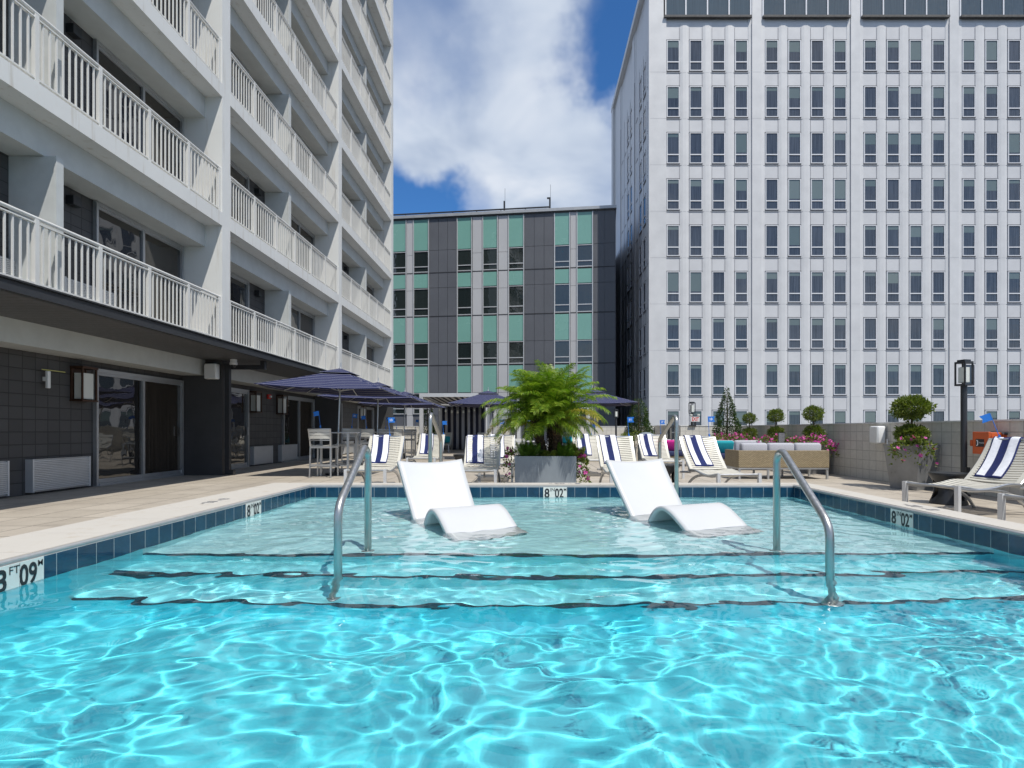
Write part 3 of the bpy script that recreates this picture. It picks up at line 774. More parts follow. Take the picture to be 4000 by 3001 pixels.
# ------------------------------------------------------------------ white tower (right)
tower = thing('office_tower', 'white panelled tower with narrow windows to the right', 'tower', (8.35, 38.0, 0))
M_tow = mat('tower_panel', (.665,.665,.67), .42, var=.09, vs=.9, bmp=.02, bs=2)
M_towrec = mat('tower_spandrel', (.64,.64,.65), .4, var=.09, vs=.6)
PX = .017544
U = lambda px: (px-2552)*PX
BAYS = [(2629+377*0+k*88.6) for k in range(4)]
wincols = []
for bnum in range(6):
    base = 2629 if bnum == 0 else 3014+(bnum-1)*384.5
    wincols.append([U(base+k*88.7) for k in range(4)])
ROWZ = [2.42+k*3.17 for k in range(-5, 9)]                    # window heads
WH, WW = 2.1, .86
ZTOP = 33.0
def facade(cols, ulast, T, nm):
    """vertical piers of a facade running along u, rising from a recessed plane; T maps (u, out, z)"""
    P = MB(); J = MB(); zb, zt = -14.9, 29.05
    def prism(poly, z0, z1, mb_):
        vs = [T(u, o_, z0) for u, o_ in poly]+[T(u, o_, z1) for u, o_ in poly]; n = len(poly)
        mb_.add(vs, [tuple(range(n))[::-1], tuple(range(n, 2*n))]+[(i, (i+1) % n, n+(i+1) % n, n+i) for i in range(n)])
    flat = [c for bay in cols for c in bay]
    for bi_, bay in enumerate(cols):
        for k in range(3):
            a, b_ = bay[k]+WW/2+.02, bay[k+1]-WW/2-.02; m_ = (a+b_)/2
            prism([(a,-.02),(a+.03,.012),(m_-.12,.045),(m_+.12,.045),(b_-.03,.012),(b_,-.02)], zb, zt-.12, P)
            for x in (a-.010, b_+.010): prism([(x-.008,-.02),(x-.008,.02),(x+.008,.02),(x+.008,-.02)], zb, zt-.4, J)
        a = bay[3]+WW/2+.02; b_ = (cols[bi_+1][0] if bi_+1 < len(cols) else ulast)-WW/2-.02
        if b_-a > .5:
            prism([(a,-.02),(a+.03,.02),(a+.26,.05),(a+.27,.10),(b_-.28,.10),(b_-.27,.05),(b_-.03,.02),(b_,-.02)], zb, ZTOP-.01, P)
            prism([(a+.250,.04),(a+.250,.102),(a+.269,.102),(a+.269,.04)], zb, zt-.1, J)
    return P, J
Tf = lambda u, o_, z: (u, -o_, z)
Ts = lambda u, o_, z: (-o_, u, z)
UL = wincols[-1][3]+1.2; SD = 17.7
q = MB(); q.box(0, UL, .0, SD, -14.9, 29.0); q.box(.02, UL-.02, .02, SD-.02, 29.01, ZTOP); q.build('wall', M_towrec, tower)
P, J = facade(wincols, UL, Tf, 'front')
P.box(-.32, wincols[0][0]-WW/2-.05, -.10, .30, -14.9, ZTOP-.012)
sidecols = [[1.3+b_*6.9+k*1.5 for k in range(4)] for b_ in range(3)]
sidecols[2] = sidecols[2][:4]
P2, J2 = facade([c for c in sidecols if c[3] < SD], SD-.4, Ts, 'side')
P.add(P2.v, P2.f); J.add(J2.v, J2.f)
P.box(-.31, .28, SD-.9, SD+.02, -14.9, ZTOP-.013)
P.build('pier_cladding', M_tow, tower)
for zr in ROWZ:
    zj = zr-WH-.13
    J.box(.03, UL, -.034, .01, zj-.012, zj+.012)  # floor joint strip; its dark tone also stands for the sill shadow
    J.box(-.034, .01, .4, SD-.5, zj-.012, zj+.012)
    zk = zj
    for bay_i, bay in enumerate(wincols):
        b_ = wincols[bay_i+1][0] if bay_i+1 < len(wincols) else UL
        J.box(bay[3]+WW/2+.31, b_-WW/2-.31, -.1035, -.09, zj-.005, zj+.005) if b_-bay[3] > 1.6 else None
        for k in range(3):
            m_ = (bay[k]+bay[k+1])/2; J.box(m_-.12, m_+.12, -.0485, -.03, zj-.006, zj+.006)
    J.box(-.25, wincols[0][0]-WW/2-.06, -.1035, -.09, zj-.006, zj+.006)
J.build('panel_joint', mat('joint_shadow_gap', (.34,.34,.36), .6, var=0), tower)
M_wframe = mat('white_window_frame', (.74,.745,.77), .35, var=.03)
M_tglass = glassmat('tower_glass', (.014,.018,.026), (.035,.042,.055), .55, .015, .75, .03)
M_blind = glassmat('window_blind', (.10,.14,.14), (.17,.21,.20), 0, .03, .75, .02)
def win_frame(mb_, T, u, z1):
    z0 = z1-WH; fw = .05; zm = z0+WH*.285
    def bx(a, b_, c, d, o0=-.02, o1=.055):
        mb_.add([T(a,o0,c),T(b_,o0,c),T(b_,o0,d),T(a,o0,d),T(a,o1,c),T(b_,o1,c),T(b_,o1,d),T(a,o1,d)], [(0,1,2,3),(4,7,6,5),(0,4,5,1),(1,5,6,2),(2,6,7,3),(3,7,4,0)])
    h = WW/2
    bx(u-h, u-h+fw, z0, z1); bx(u+h-fw, u+h, z0, z1); bx(u-h+fw, u+h-fw, z1-fw, z1); bx(u-h+fw, u+h-fw, z0, z0+fw); bx(u-h+fw, u+h-fw, zm-.035, zm+.035)
    return (u-h+fw, u+h-fw, z0+fw, z1-fw)
M_sillshade = mat('sill_shadow_paint', (.10,.10,.11), .5, var=0)
def win_shadow_bars(mb_, T, u, z1, mi=3):  # dark bars under and over each window; sill shadow painted as colour
    h = WW/2+.03
    for zz in (z1-WH-.05, z1+.004):
        mb_.add([T(u-h,-.02,zz),T(u+h,-.02,zz),T(u+h,-.02,zz+.045),T(u-h,-.02,zz+.045),T(u-h,.05,zz),T(u+h,.05,zz),T(u+h,.05,zz+.045),T(u-h,.05,zz+.045)], [(0,1,2,3),(4,7,6,5),(0,4,5,1),(1,5,6,2),(2,6,7,3),(3,7,4,0)], mi)
w0 = MB(); a, b_, c, d = win_frame(w0, Tf, 0, 0); win_shadow_bars(w0, Tf, 0, 0, 1); wf_me = w0.mesh('window', [M_wframe, M_sillshade])
g0 = MB(); g0.box(a, b_, -.012, .005, c, d); gp_me = g0.mesh('pane', M_tglass)
bl_me = []
for h in (.25, .45, .75, 1.3):
    g0 = MB(); g0.box(a+.004, b_-.004, -.016, .0, d-h, d-.002); bl_me.append(g0.mesh('blind', M_blind))
rest_f, rest_g, rest_b, shadow_bars = MB(), MB(), MB(), MB()
n = 0
for ri, zr in enumerate(ROWZ):
    if zr < .5: continue
    for bi_, bay in enumerate(wincols):
        for k, u in enumerate(bay):
            main = bi_ < 3 and 0 < ri-4 < 9 and n < 100 and not (bi_ == 2 and k == 3)
            if main and ri-5 >= 0:
                o_ = link('window', wf_me, tower, (u, 0, zr)); link('pane', gp_me, o_); n += 1
                if rnd.random() < .72: link('blind', bl_me[rnd.choice([0,0,1,1,2,3])], o_)
            else:
                a, b_, c, d = win_frame(rest_f, Tf, u, zr); win_shadow_bars(rest_f, Tf, u, zr); rest_f.box(a, b_, -.012, .005, c, d, 1)
                if rnd.random() < .7: rest_f.box(a+.004, b_-.004, -.016, .0, d-rnd.choice([.25,.45,.45,.75,1.3]), d-.002, 2)
    for bay in sidecols:
        for u in bay[:2] if bay is not sidecols[0] else bay[:3]:
            if u > SD-1: continue
            a, b_, c, d = win_frame(rest_f, Ts, u, zr); win_shadow_bars(rest_f, Ts, u, zr)
            rest_f.box(-.012, .005, a, b_, c, d, 1)
tag(rest_f.build('window', [M_wframe, M_tglass, M_blind, M_sillshade], tower), kind='stuff')
M_band = glassmat('band_glass', (.03,.045,.055), (.05,.07,.08), .2, .01, .9, .05)
for bi_, bay in enumerate(wincols):
    a, b_ = bay[0]-.62, bay[3]+.62
    q = MB(); q.box(a-.03, b_+.03, -.25, .0, 29.22, 29.36); q.build('band_sill', mat('weathered_sill', (.13,.125,.12), .8, var=.4, vs=6), tower)
    q = MB()
    for k in range(5):
        u = a+(b_-a)*k/4; q.box(u-.045, u+.045, -.10, .02, 29.36, ZTOP-.02)
    o_ = q.build('window_band', M_wframe, tower)
    q = MB(); q.box(a, b_, -.05, .018, 29.36, ZTOP-.02); q.build('pane', M_band, o_)
q = MB(); q.box(-.34, UL, -.36, SD+.1, ZTOP, ZTOP+.5); q.build('roof_parapet', M_tow, tower)

# ------------------------------------------------------------------ parapet walls
def parapet(label, x0, x1, y0, y1, h, axes):
    q = MB(); q.box(x0, x1, y0, y1, 0, h)
    o_ = q.build('parapet_wall', blockmat('parapet_block_'+axes, (.66,.64,.585), (.42,.405,.37), axes, .235, .205, .012, .5, .05, bstr=.7, stain=.2))
    tag(o_, label, 'wall', 'white block parapet walls of the terrace')
    q = MB(); q.box(x0-.015, x1+.015, y0-.015, y1+.015, h+.002, h+.03); q.build('wall_cap', M_white, o_)
parapet('long white block parapet along the right side of the terrace', 7.3, 7.5, -4, 19.4, 1.19, 'yz')
parapet('short sunlit parapet stretch behind the conifer at the wall corner', 5.22, 7.5, 19.42, 19.62, 1.2, 'xz')
parapet('shaded parapet return left of the iron gate', 5.0, 5.2, 20.6, 29.4, 1.22, 'yz')
parapet('low white parapet along the far end of the terrace by the cabanas', -8.1, 5.2, 29.42, 29.62, 1.25, 'xz')
t = thing('iron_gate', 'narrow dark iron bar gate between two white parapet walls', 'gate', (5.1, 19.6, 0))
q = MB()
for k in range(8): q.tube([(0, .03+k*.13, .06), (0, .03+k*.13, 1.25)], .012, 6)
for z in (.12, 1.15): q.box(-.015, .015, 0, .98, z, z+.03)
q.build('bar_panel', M_dkmetal, t); q = MB(); q.box(-.03, .03, .98, 1.02, 0, 1.3); q.build('post', M_dkmetal, t)
speaker('white speaker on the shaded parapet return near the iron gate', (4.995, 22.6, 1.0), PI/2*-1)
speaker('white speaker on the right parapet between topiary planters', (7.295, 11.5, .96), -PI/2)
t = thing('conduit_pipe', 'thin pale conduit running down the right parapet under the speaker', 'pipe', (7.285, 11.2, 0))
q = MB(); q.tube([(-.02,0,.06),(-.02,0,.48),(-.02,.12,.6),(-.02,.12,.88)], .014, 8); q.build('pipe', M_whiteplastic, t)

# ------------------------------------------------------------------ lounger
def lounger():
    t = thing('sun_lounger', '-', 'sun lounger', (0,0,0), 0, 'slatted sun loungers round the pool')
    W = .33
    rail = catmull([(0,.385),(.14,.365),(.36,.335),(.60,.35),(.84,.385),(1.08,.375)], 5)
    q = MB()
    for sx in (-W, W): q.tube([(sx, y, z) for y, z in rail], .017, 8)
    q.tube([(-W,0,.375),(W,0,.375)], .015, 8); q.tube([(-W,1.08,.36),(W,1.08,.36)], .015, 8)
    q.build('frame', M_alu, t, True)
    for sx in (-W, W):
        q = MB(); q.box(sx-.024, sx+.024, -.03, .018, 0, .395); q.build('leg', M_alulight, t)
        q = MB(); q.tube([(sx, y, z) for y, z in catmull([(.02,.36),(.22,.335),(.56,.325),(.86,.27),(1.10,.15),(1.24,0)], 5)], .022, 8); q.build('arched_leg', M_alu, t, True)
    def sag(u): return -.03*(1-(2*u-1)**2)
    def slat(y0, z0, y1, z1, mb_, th=.008):
        d = Vector((0, y1-y0, z1-z0)).normalized(); nrm = Vector((0, -d.z, d.y))
        mb_.sheet(lambda u, v: Vector((-W+.005+(2*W-.01)*u, y0+(y1-y0)*v, z0+(z1-z0)*v)) + nrm*(sag(u)+.018), 8, 1, th)
    q = MB(); L = len(rail)-1; ns = 17
    def at(s_):
        k = s_*L; i = min(int(k), L-1); f_ = k-i; return rail[i][0]*(1-f_)+rail[i+1][0]*f_, rail[i][1]*(1-f_)+rail[i+1][1]*f_
    for i in range(ns):
        (ya, za), (yb, zb) = at((i+.08)/ns), at((i+.80)/ns); slat(ya, za, yb, zb, q)
    q.build('seat', M_slat, t, True)
    B0, B1 = Vector((1.06,.385)), Vector((1.53,.93)); q = MB(); ns = 17
    d = (B1-B0).normalized(); nv_ = Vector((-d.y, d.x))
    def bk(s_): return B0 + (B1-B0)*s_ + nv_*(-.035*math.sin(s_*PI))
    for i in range(ns):
        a, b_ = bk((i+.08)/ns), bk((i+.76)/ns); q.sheet(lambda u, v: Vector((-W+.045+(2*W-.09)*u, (a+(b_-a)*v).x + nv_.x*(.018+sag(u)*.7), (a+(b_-a)*v).y + nv_.y*(.018+sag(u)*.7))), 6, 1, .008)
    for sx in (-1, 1):
        x0 = sx*W - (.05 if sx > 0 else 0)
        q.sheet(lambda u, v: Vector((x0+.05*u, (bk(v)+nv_*.018).x, (bk(v)+nv_*.018).y)), 1, 12, .012)
    q.build('backrest', M_slat, t, True)
    q = MB()
    for sx in (-W, W): q.tube([(sx, (bk(v)-nv_*.002).x, (bk(v)-nv_*.002).y) for v in [k/10 for k in range(11)]], .017, 8)
    q.tube([(-W, B1.x, B1.y), (W, B1.x, B1.y)], .015, 8); q.tube([(-.2,1.33,.66),(-.2,1.45,.32)], .011, 6); q.tube([(.2,1.33,.66),(.2,1.45,.32)], .011, 6); q.tube([(-W,1.45,.32),(W,1.45,.32)], .012, 6)
    q.tube([(-W,1.03,.34),(-W,1.49,.31)], .014, 8); q.tube([(W,1.03,.34),(W,1.49,.31)], .014, 8)
    q.build('back_frame', M_alu, t, True)
    t['_'] = 0; del t['_']
    return t, bk, nv_
LP, bk, nv_ = lounger(); lu = [False]
def towel_mesh(seed, wd=.33, start=.10):
    """striped towel lying on a backrest and folded over its top edge"""
    r2 = random.Random(seed); q = MB()
    path = []
    n = 22
    for i in range(n+1):
        s_ = start+(1-start)*i/n; p = bk(s_)+nv_*(.034); path.append((p.x, p.y))
    tp = bk(1.0)
    path += [(tp.x+.006, tp.y+.045), (tp.x+.032, tp.y+.040), (tp.x+.05, tp.y+.0), (tp.x+.045, tp.y-.12), (tp.x+.05, tp.y-.26)]
    cols_ = [0,1,1,1,1,0,0,0,0,1,1,1,1,0]
    ph = r2.random()*9
    def fn(u, v):
        k = v*(len(path)-1); i = min(int(k), len(path)-2); f_ = k-i
        y = path[i][0]*(1-f_)+path[i+1][0]*f_; z = path[i][1]*(1-f_)+path[i+1][1]*f_
        wv = .006*math.sin(u*9+ph)+.006*noise.noise((u*5, v*6, ph))
        sag_ = -.02*(1-(2*((u-.5)*wd+off)/.66)**2)
        return Vector(((u-.5)*wd*(1+.05*noise.noise((v*3, ph, 1))) + .02*math.sin(v*3+ph), y+nv_.x*(wv+sag_), z+nv_.y*(wv+sag_)))
    off = 0
    widths = [0,.045,.13,.21,.28,.335,.41,.49,.57,.645,.72,.79,.87,.955,1.0]
    q.sheet(lambda u, v: fn(widths[min(14, round(u*14))], v), 14, len(path)-1, .016, lambda i, j: 0 if j == 0 else cols_[i])
    return q.mesh('striped_towel', [M_navy, M_towel], 'all')
TOW = [towel_mesh(k) for k in range(4)]
def towel(lo, rz, dx, k, label):
    o_ = link('striped_towel', TOW[k % 4]); 
    M = Matrix.Rotation(rz, 3, 'Z'); off = M @ Vector((dx, 0, 0))
    o_.location = (lo[0]+off.x, lo[1]+off.y, 0); o_.rotation_euler = (0,0,rz)
    tag(o_, label, 'towel', 'navy and white striped pool towels')
def flag_meshes(num):
    q = MB(); q.tube([(0,0,0),(0,0,.34)], .0045, 6); q.tube([(-.012,0,.03),(.014,0,.0),(-.012,0,-.03)], .007, 6); q.box(-.012,.012,-.012,.012,-.03,.02); pole = q.mesh('pole', M_blueflag)
    q = MB(); q.prism([(0,.245),(.125,.235),(.105,.285),(.13,.335),(0,.345)], 'y', -.0015, .0015); fl = q.mesh('flag', M_blueflag)
    tx_ = None
    if num:
        q = MB()
        for sy in (-1, 1):
            M = Matrix.Translation((.05, .0022*sy, .289)) @ (Matrix.Rotation(PI, 4, 'Z') if sy > 0 else Matrix.Identity(4)) @ RXp @ Matrix.Scale(.062, 4)
            put_text(q, TX[num], M)
        tx_ = q.mesh('number', M_text)
    return pole, fl, tx_
FC = {}
def flag(loc, rz, num, label, lean=(0,0)):
    if num not in FC: FC[num] = flag_meshes(num)
    t = thing('table_flag', label, 'flag', loc, 0, 'blue swallowtail flags with seat numbers')
    t.rotation_euler = (lean[0], lean[1], rz)
    for nm, me in zip(('pole','flag','number'), FC[num]):
        if me: link(nm, me, t)
GL = 'slatted sun loungers round the pool'
LG = [  # x, y of foot end, heading, towel side, label, flag, towel label
 (-2.80, 9.35, .02, -.10, 'cream slatted lounger with towel nearest the bar stools, flag 13 on top', ('13', .05), 'striped towel on the lounger with flag 13'),
 (-2.66, 13.35, 0, -.12, 'cream slatted lounger half hidden behind the left far handrail', (None, .30), 'striped towel on the lounger behind the left far handrail'),
 (-.93, 9.25, 0, -.14, 'cream slatted lounger left of the palm planter, front one of the pair', None, 'striped towel on the front lounger left of the palm planter'),
 (-.72, 11.2, 0, -.05, 'cream slatted lounger behind the front one, left of the palm planter', ('12', .02), 'striped towel on the rear lounger left of the palm planter'),
 (1.45, 12.5, .02, -.12, 'cream slatted lounger just right of the palm planter, set further back', None, 'striped towel on the lounger touching the palm planter flowers'),
 (1.62, 9.0, .03, -.12, 'cream slatted lounger with flag 11 behind the right white chaise', ('11', .28), 'striped towel on the lounger with flag 11'),
 (2.98, 12.1, .02, -.13, 'cream slatted lounger with flag 17 behind the right far handrail', ('17', .24), 'striped towel on the lounger with flag 17'),
 (3.16, 8.45, .12, -.06, 'cream slatted lounger with flag 10 in front of the wicker sofa', ('10', .24), 'striped towel on the lounger with flag 10'),
 (4.93, 6.85, -PI/2+.30, -.10, 'cream slatted lounger at the right pool edge beside the lamp post', ('33', -.22), 'striped towel on the lounger under the orange phone box'),
 (4.98, 5.45, -PI/2+.26, -.12, 'cream slatted lounger nearest the camera at right, cut by the picture edge', None, None),
]
top = bk(1.0)
for i, (x, y, rz, dx, lab, fg, tl) in enumerate(LG):
    place(LP, lu, (x, y, 0), rz, lab, GL)
    if tl: towel((x, y), rz, dx, i, tl)
    if fg:
        off = Matrix.Rotation(rz, 3, 'Z') @ Vector((fg[1], top.x+.02, 0)); num = fg[0]
        if i == 8: num = None
        flag((x+off.x, y+off.y, top.y+.03), .12 if i != 8 else PI*.9, num, ('blue flag %s clipped to a slatted lounger back' % num) if num else ('plain blue flag on the lounger under the phone box' if i == 8 else 'plain blue flag on the lounger behind the left handrail'), (.06, -.1 if i != 8 else .3))
for x, y, rz, lab, pl in ((-4.3, 26.6, .05, 'slatted lounger with a teal pillow inside the striped cabana', 'teal square pillow on the lounger in the left cabana'),
                          (-2.35, 26.2, 0, 'slatted lounger without pillow inside the left striped cabana', None),
                          (1.75, 26.0, 0, 'slatted lounger with a teal pillow in the cabana behind the palm', 'teal square pillow on the lounger behind the palm')):
    place(LP, lu, (x, y, 0), rz, lab, 'slatted loungers inside the cabanas')
    if pl:
        q = MB(); q.rbox(-.24, .24, -.07, .07, -.18, .18, .06)
        o_ = q.build('throw_pillow', M_teal, None, 'all'); o_.location = (x, y+1.05, .60); o_.rotation_euler = (-.6, 0, rz)
        tag(o_, pl, 'pillow', 'bright throw pillows')

# ------------------------------------------------------------------ bar stools, bar tables, umbrellas
def stool():
    t = thing('bar_stool', '-', 'bar stool', (0,0,0), 0, 'slatted bar stools under the umbrellas')
    for sx in (-1, 1):
        q = MB(); q.tube([(sx*.235,-.24,0),(sx*.225,-.22,.70),(sx*.228,-.24,.82),(sx*.245,-.29,1.09)], [.019,.019,.018,.016], 4, sq=False); q.build('leg', M_alu, t)
        q = MB(); q.tube([(sx*.235,.22,0),(sx*.225,.21,.71)], .019, 4); q.build('leg', M_alu, t)
    q = MB()
    q.box(-.225,.225,-.235,-.215,.655,.70); q.box(-.225,.225,.20,.22,.655,.70); q.box(-.238,-.21,-.215,.20,.655,.70); q.box(.21,.238,-.215,.20,.655,.70)
    q.build('seat_frame', M_alu, t)
    q = MB()
    for i in range(6):
        y0 = -.225+i*.075; q.sheet(lambda u, v: Vector((-.215+.43*u, y0+.066*v, .722-.022*math.sin(u*PI)+.012*((y0+.066*v)/.22)**2)), 6, 1, .01)
    q.build('seat', M_stoolslat, t, True)
    q = MB()
    for i in range(3):
        z0 = .865+i*.073; f_ = lambda z: -.245-(z-.82)*.185
        q.sheet(lambda u, v: Vector((-.232+.464*u, f_(z0+.064*v)-.03*math.sin(u*PI)-.003, z0+.064*v)), 6, 1, .012)
    q.build('backrest', M_stoolslat, t, True)
    q = MB(); 
    for z, y in ((1.085,-.292),(.835,-.247)): q.tube([(-.24+.48*k/6, y-.03*math.sin(k/6*PI), z) for k in range(7)], .013, 6)
    q.build('back_rail', M_alu, t)
    q = MB(); q.box(-.235,.235,-.243,-.217,.26,.30); q.box(-.235,.235,.205,.23,.20,.24); q.box(-.246,-.222,-.216,.204,.23,.265); q.box(.222,.246,-.216,.204,.23,.265)
    q.build('foot_rest', M_alu, t); return t
SP = stool(); su = [False]
def bar_table():
    t = thing('bar_table', '-', 'bar table', (0,0,0), 0, 'square bar tables under the umbrellas')
    q = MB(); q.rbox(-.38,.38,-.38,.38,.985,1.012,.006); q.build('table_top', M_alulight, t)
    for sx in (-1,1):
        for sy in (-1,1):
            q = MB(); q.box(sx*.31-.023, sx*.31+.023, sy*.31-.023, sy*.31+.023, 0, .983); q.build('leg', M_alu, t)
    q = MB(); q.box(-.286,.286,-.325,-.30,.22,.25); q.box(-.286,.286,.30,.325,.22,.25); q.box(-.325,-.30,-.286,.286,.22,.25); q.box(.30,.325,-.286,.286,.22,.25); q.build('foot_rail', M_alu, t)
    return t
TP = bar_table(); tu = [False]
def umbrella():
    t = thing('patio_umbrella', '-', 'umbrella', (0,0,0), 0, 'navy striped square umbrellas')
    q = MB(); q.tube([(0,0,.05),(0,0,2.52)], .022, 12); q.build('pole', M_alu, t, True)
    q = MB(); q.tube([(0,0,2.52),(0,0,2.56),(0,0,2.66)], [.03,.014,.010], 10); q.build('finial', M_alu, t, True)
    q = MB(); q.lathe([(.26,0),(.26,.03),(.06,.06),(.035,.25)], 20); q.build('base', M_dkmetal, t, True)
    q = MB(); H = 1.36; N = 12
    def surf(x, y):
        k = max(abs(x), abs(y))/H; a = abs(math.atan2(min(abs(x), abs(y)), max(abs(x), abs(y))+1e-9))/(PI/4)
        z = 2.50 - .50*k - .035*k*(1-a)*k - .05*math.sin(k*PI)*.4
        return z - (.018*k*(1-(2*a-1)**2) if True else 0)
    q.sheet(lambda u, v: Vector(((2*u-1)*H, (2*v-1)*H, surf((2*u-1)*H, (2*v-1)*H))), 32, 32, .006)
    q.build('canopy', M_umb, t, True)
    q = MB(); q.sheet(lambda u, v: Vector(((2*u-1)*.36, (2*v-1)*.36, 2.528-.13*max(abs(2*u-1), abs(2*v-1)))), 12, 12, .006); q.build('vent_cap', M_umb, t, True)
    for k in range(8):
        a = k*PI/4; d = Vector((math.cos(a), math.sin(a))); R_ = H*(1.38 if k % 2 else .97)
        p = d*R_; m_ = d*R_*.5; zz = lambda c: surf(c.x, c.y)-.03
        q = MB(); q.tube([(0,0,2.44), (m_.x, m_.y, zz(m_)), (p.x, p.y, zz(p)+.005)], .010, 6); q.tube([(0,0,1.98), (m_.x, m_.y, zz(m_))], .008, 6); q.build('rib', M_alulight, t)
    return t
UP = umbrella(); uu = [False]
sets = [(-4.62, 13.15, 'nearest'), (-4.72, 16.9, 'middle'), (-4.82, 20.9, 'farthest')]
UL_ = ['navy striped umbrella nearest the hotel door, largest in the photo', 'navy striped umbrella second in the row along the hotel', 'navy striped umbrella third in the row along the hotel']
for (x, y, nm), ul in zip(sets, UL_):
    u_ = place(UP, uu, (x, y, 0), 0, ul); u_.rotation_euler = (0, R(2.2 if nm == 'nearest' else 1.2), 0)
    place(TP, tu, (x+.06, y, 0), 0, 'square aluminium bar table under the %s umbrella of the hotel row' % nm)
    place(SP, su, (x-.07, y-.60, 0), 0, 'slatted bar stool on the pool end of the %s bar table' % nm)
    place(SP, su, (x+.02, y+.75, 0), PI, 'slatted bar stool on the far end of the %s bar table' % nm)
for (x, y, rz, num, lab) in ((-4.66, 12.24, PI, None, 'plain blue flag on the nearest bar stool back'), (-4.60, 14.2, 0, '31', 'blue flag 31 on the far stool of the nearest bar table'),
                        (-4.76, 16.0, PI, None, 'plain blue flag on the pool end stool of the middle table'), (-4.72, 17.95, 0, '33', 'blue flag 33 on the far stool of the middle bar table'),
                        (-4.86, 20.0, PI, None, 'plain blue flag on the pool end stool of the farthest table'), (-4.6, 21.95, 0, None, 'plain blue flag on the farthest bar stool by the corner')):
    flag((x, y, 1.14), rz, num, lab, (0, .12 if rz else .08))
place(UP, uu, (-1.60, 20.5, 0), .04, 'navy striped umbrella in front of the cabana, left of the palm')
place(UP, uu, (2.27, 19.9, 0), -.03, 'navy striped umbrella right of the palm, before the dark tower side')
t = thing('dining_table', 'grey patio dining table behind the loungers left of the palm', 'table', (-.35, 16.6, 0))
q = MB(); q.rbox(-.45,.45,-.45,.45,.71,.735,.006); q.build('table_top', M_alulight, t)
for sx in (-1,1):
    for sy in (-1,1): q = MB(); q.box(sx*.38-.022, sx*.38+.022, sy*.38-.022, sy*.38+.022, 0, .708); q.build('leg', M_alu, t)
def dchair():
    t = thing('patio_chair', '-', 'chair', (0,0,0), 0, 'low slatted patio chairs')
    for sx in (-1,1):
        q = MB(); q.tube([(sx*.24,-.22,0),(sx*.24,-.2,.43),(sx*.24,-.27,.86)], .016, 4); q.build('leg', M_alu, t)
        q = MB(); q.tube([(sx*.24,.22,0),(sx*.24,.22,.62)], .016, 4); q.build('leg', M_alu, t)
        q = MB(); q.box(sx*.24-.02, sx*.24+.02, -.22, .24, .621, .645); q.build('armrest', M_alulight, t)
    q = MB()
    for i in range(6): q.box(-.222,.222,-.2+i*.072,-.2+i*.072+.06,.42,.435)
    q.build('seat', M_stoolslat, t); q = MB()
    for i in range(4): q.cbox((0,-.225-i*.016,.53+i*.085), (.46,.012,.07))
    q.build('backrest', M_stoolslat, t); return t
DP = dchair(); du = [False]
place(DP, du, (-.42, 15.85, 0), 0, 'slatted patio chair on the pool side of the dining table')
place(DP, du, (.25, 16.6, 0), PI/2, 'slatted patio chair on the palm side of the dining table')
place(DP, du, (-1.5, 19.0, 0), PI*.95, 'slatted patio chair under the umbrella before the left cabana')
place(DP, du, (2.0, 19.2, 0), .2, 'dark slatted patio chair beneath the umbrella right of the palm')
for x, y, num, lab in ((-.15, 16.2, '15', 'blue flag 15 above the dining table behind the loungers'), (-2.0, 24.2, None, 'plain blue flag before the striped cabana curtain'), (2.05, 18.95, None, 'plain blue flag on the chair right of the palm')):
    flag((x, y, .92 if num is None else 1.02), .1, num, lab, (0,.1))

# black moulded stools
def drum():
    t = thing('side_table', '-', 'side table', (0,0,0), 0, 'black moulded drum side tables')
    q = MB()
    prof_ = catmull([(.225,0),(.228,.02),(.19,.12),(.165,.22),(.185,.31),(.232,.405),(.236,.43)], 4)
    n = 48; H_ = len(prof_)
    holes = [PI*.5+PI*2/3*k for k in range(3)]
    o = 0
    for r_, z_ in prof_:
        for k in range(n): q.v.append((r_*math.cos(2*PI*k/n), r_*math.sin(2*PI*k/n), z_))
    for r_, z_ in prof_:
        for k in range(n): q.v.append(((r_-.014)*math.cos(2*PI*k/n), (r_-.014)*math.sin(2*PI*k/n), z_))
    I = n*H_
    def hole(i, k):
        z_ = (prof_[i][1]+prof_[i+1][1])/2; a = 2*PI*(k+.5)/n
        for h in (-PI/2, -PI/2+2*PI/3, -PI/2+4*PI/3):
            d = (a-h+PI) % (2*PI)-PI
            if (d/.42)**2+((z_-.20)/.125)**2 < 1: return True
        return False
    for i in range(H_-1):
        for k in range(n):
            a, b_ = i*n+k, i*n+(k+1) % n
            if hole(i, k): continue
            q.f.append((a, b_, b_+n, a+n)); q.m.append(0); q.f.append((I+a, I+a+n, I+b_+n, I+b_)); q.m.append(0)
            for di, dk, e in ((0,1,(b_, b_+n)), (0,-1,(a+n, a)), (1,0,(b_+n, a+n)), (-1,0,(a, b_))):
                ii = i+di
                if 0 <= ii < H_-1 and hole(ii, (k+dk) % n): q.f.append((e[0], e[1], I+e[1], I+e[0])[::-1]); q.m.append(0)
    q.build('body', M_black, t, True)
    q = MB(); q.lathe([(.236,.43),(.24,.437),(.236,.446),(.19,.448),(.18,.444),(.002,.444)], 40); q.build('top', M_black, t, True)
    return t
BP = drum(); bu = [False]
place(BP, bu, (5.98, 7.95, 0), .3, 'black moulded drum table between the lamp post and the right lounger')
place(BP, bu, (-1.75, 14.1, 0), 0, 'black moulded drum table left of the front lounger pair')
place(BP, bu, (2.42, 9.95, 0), .6, 'black moulded drum table by the right far handrail')

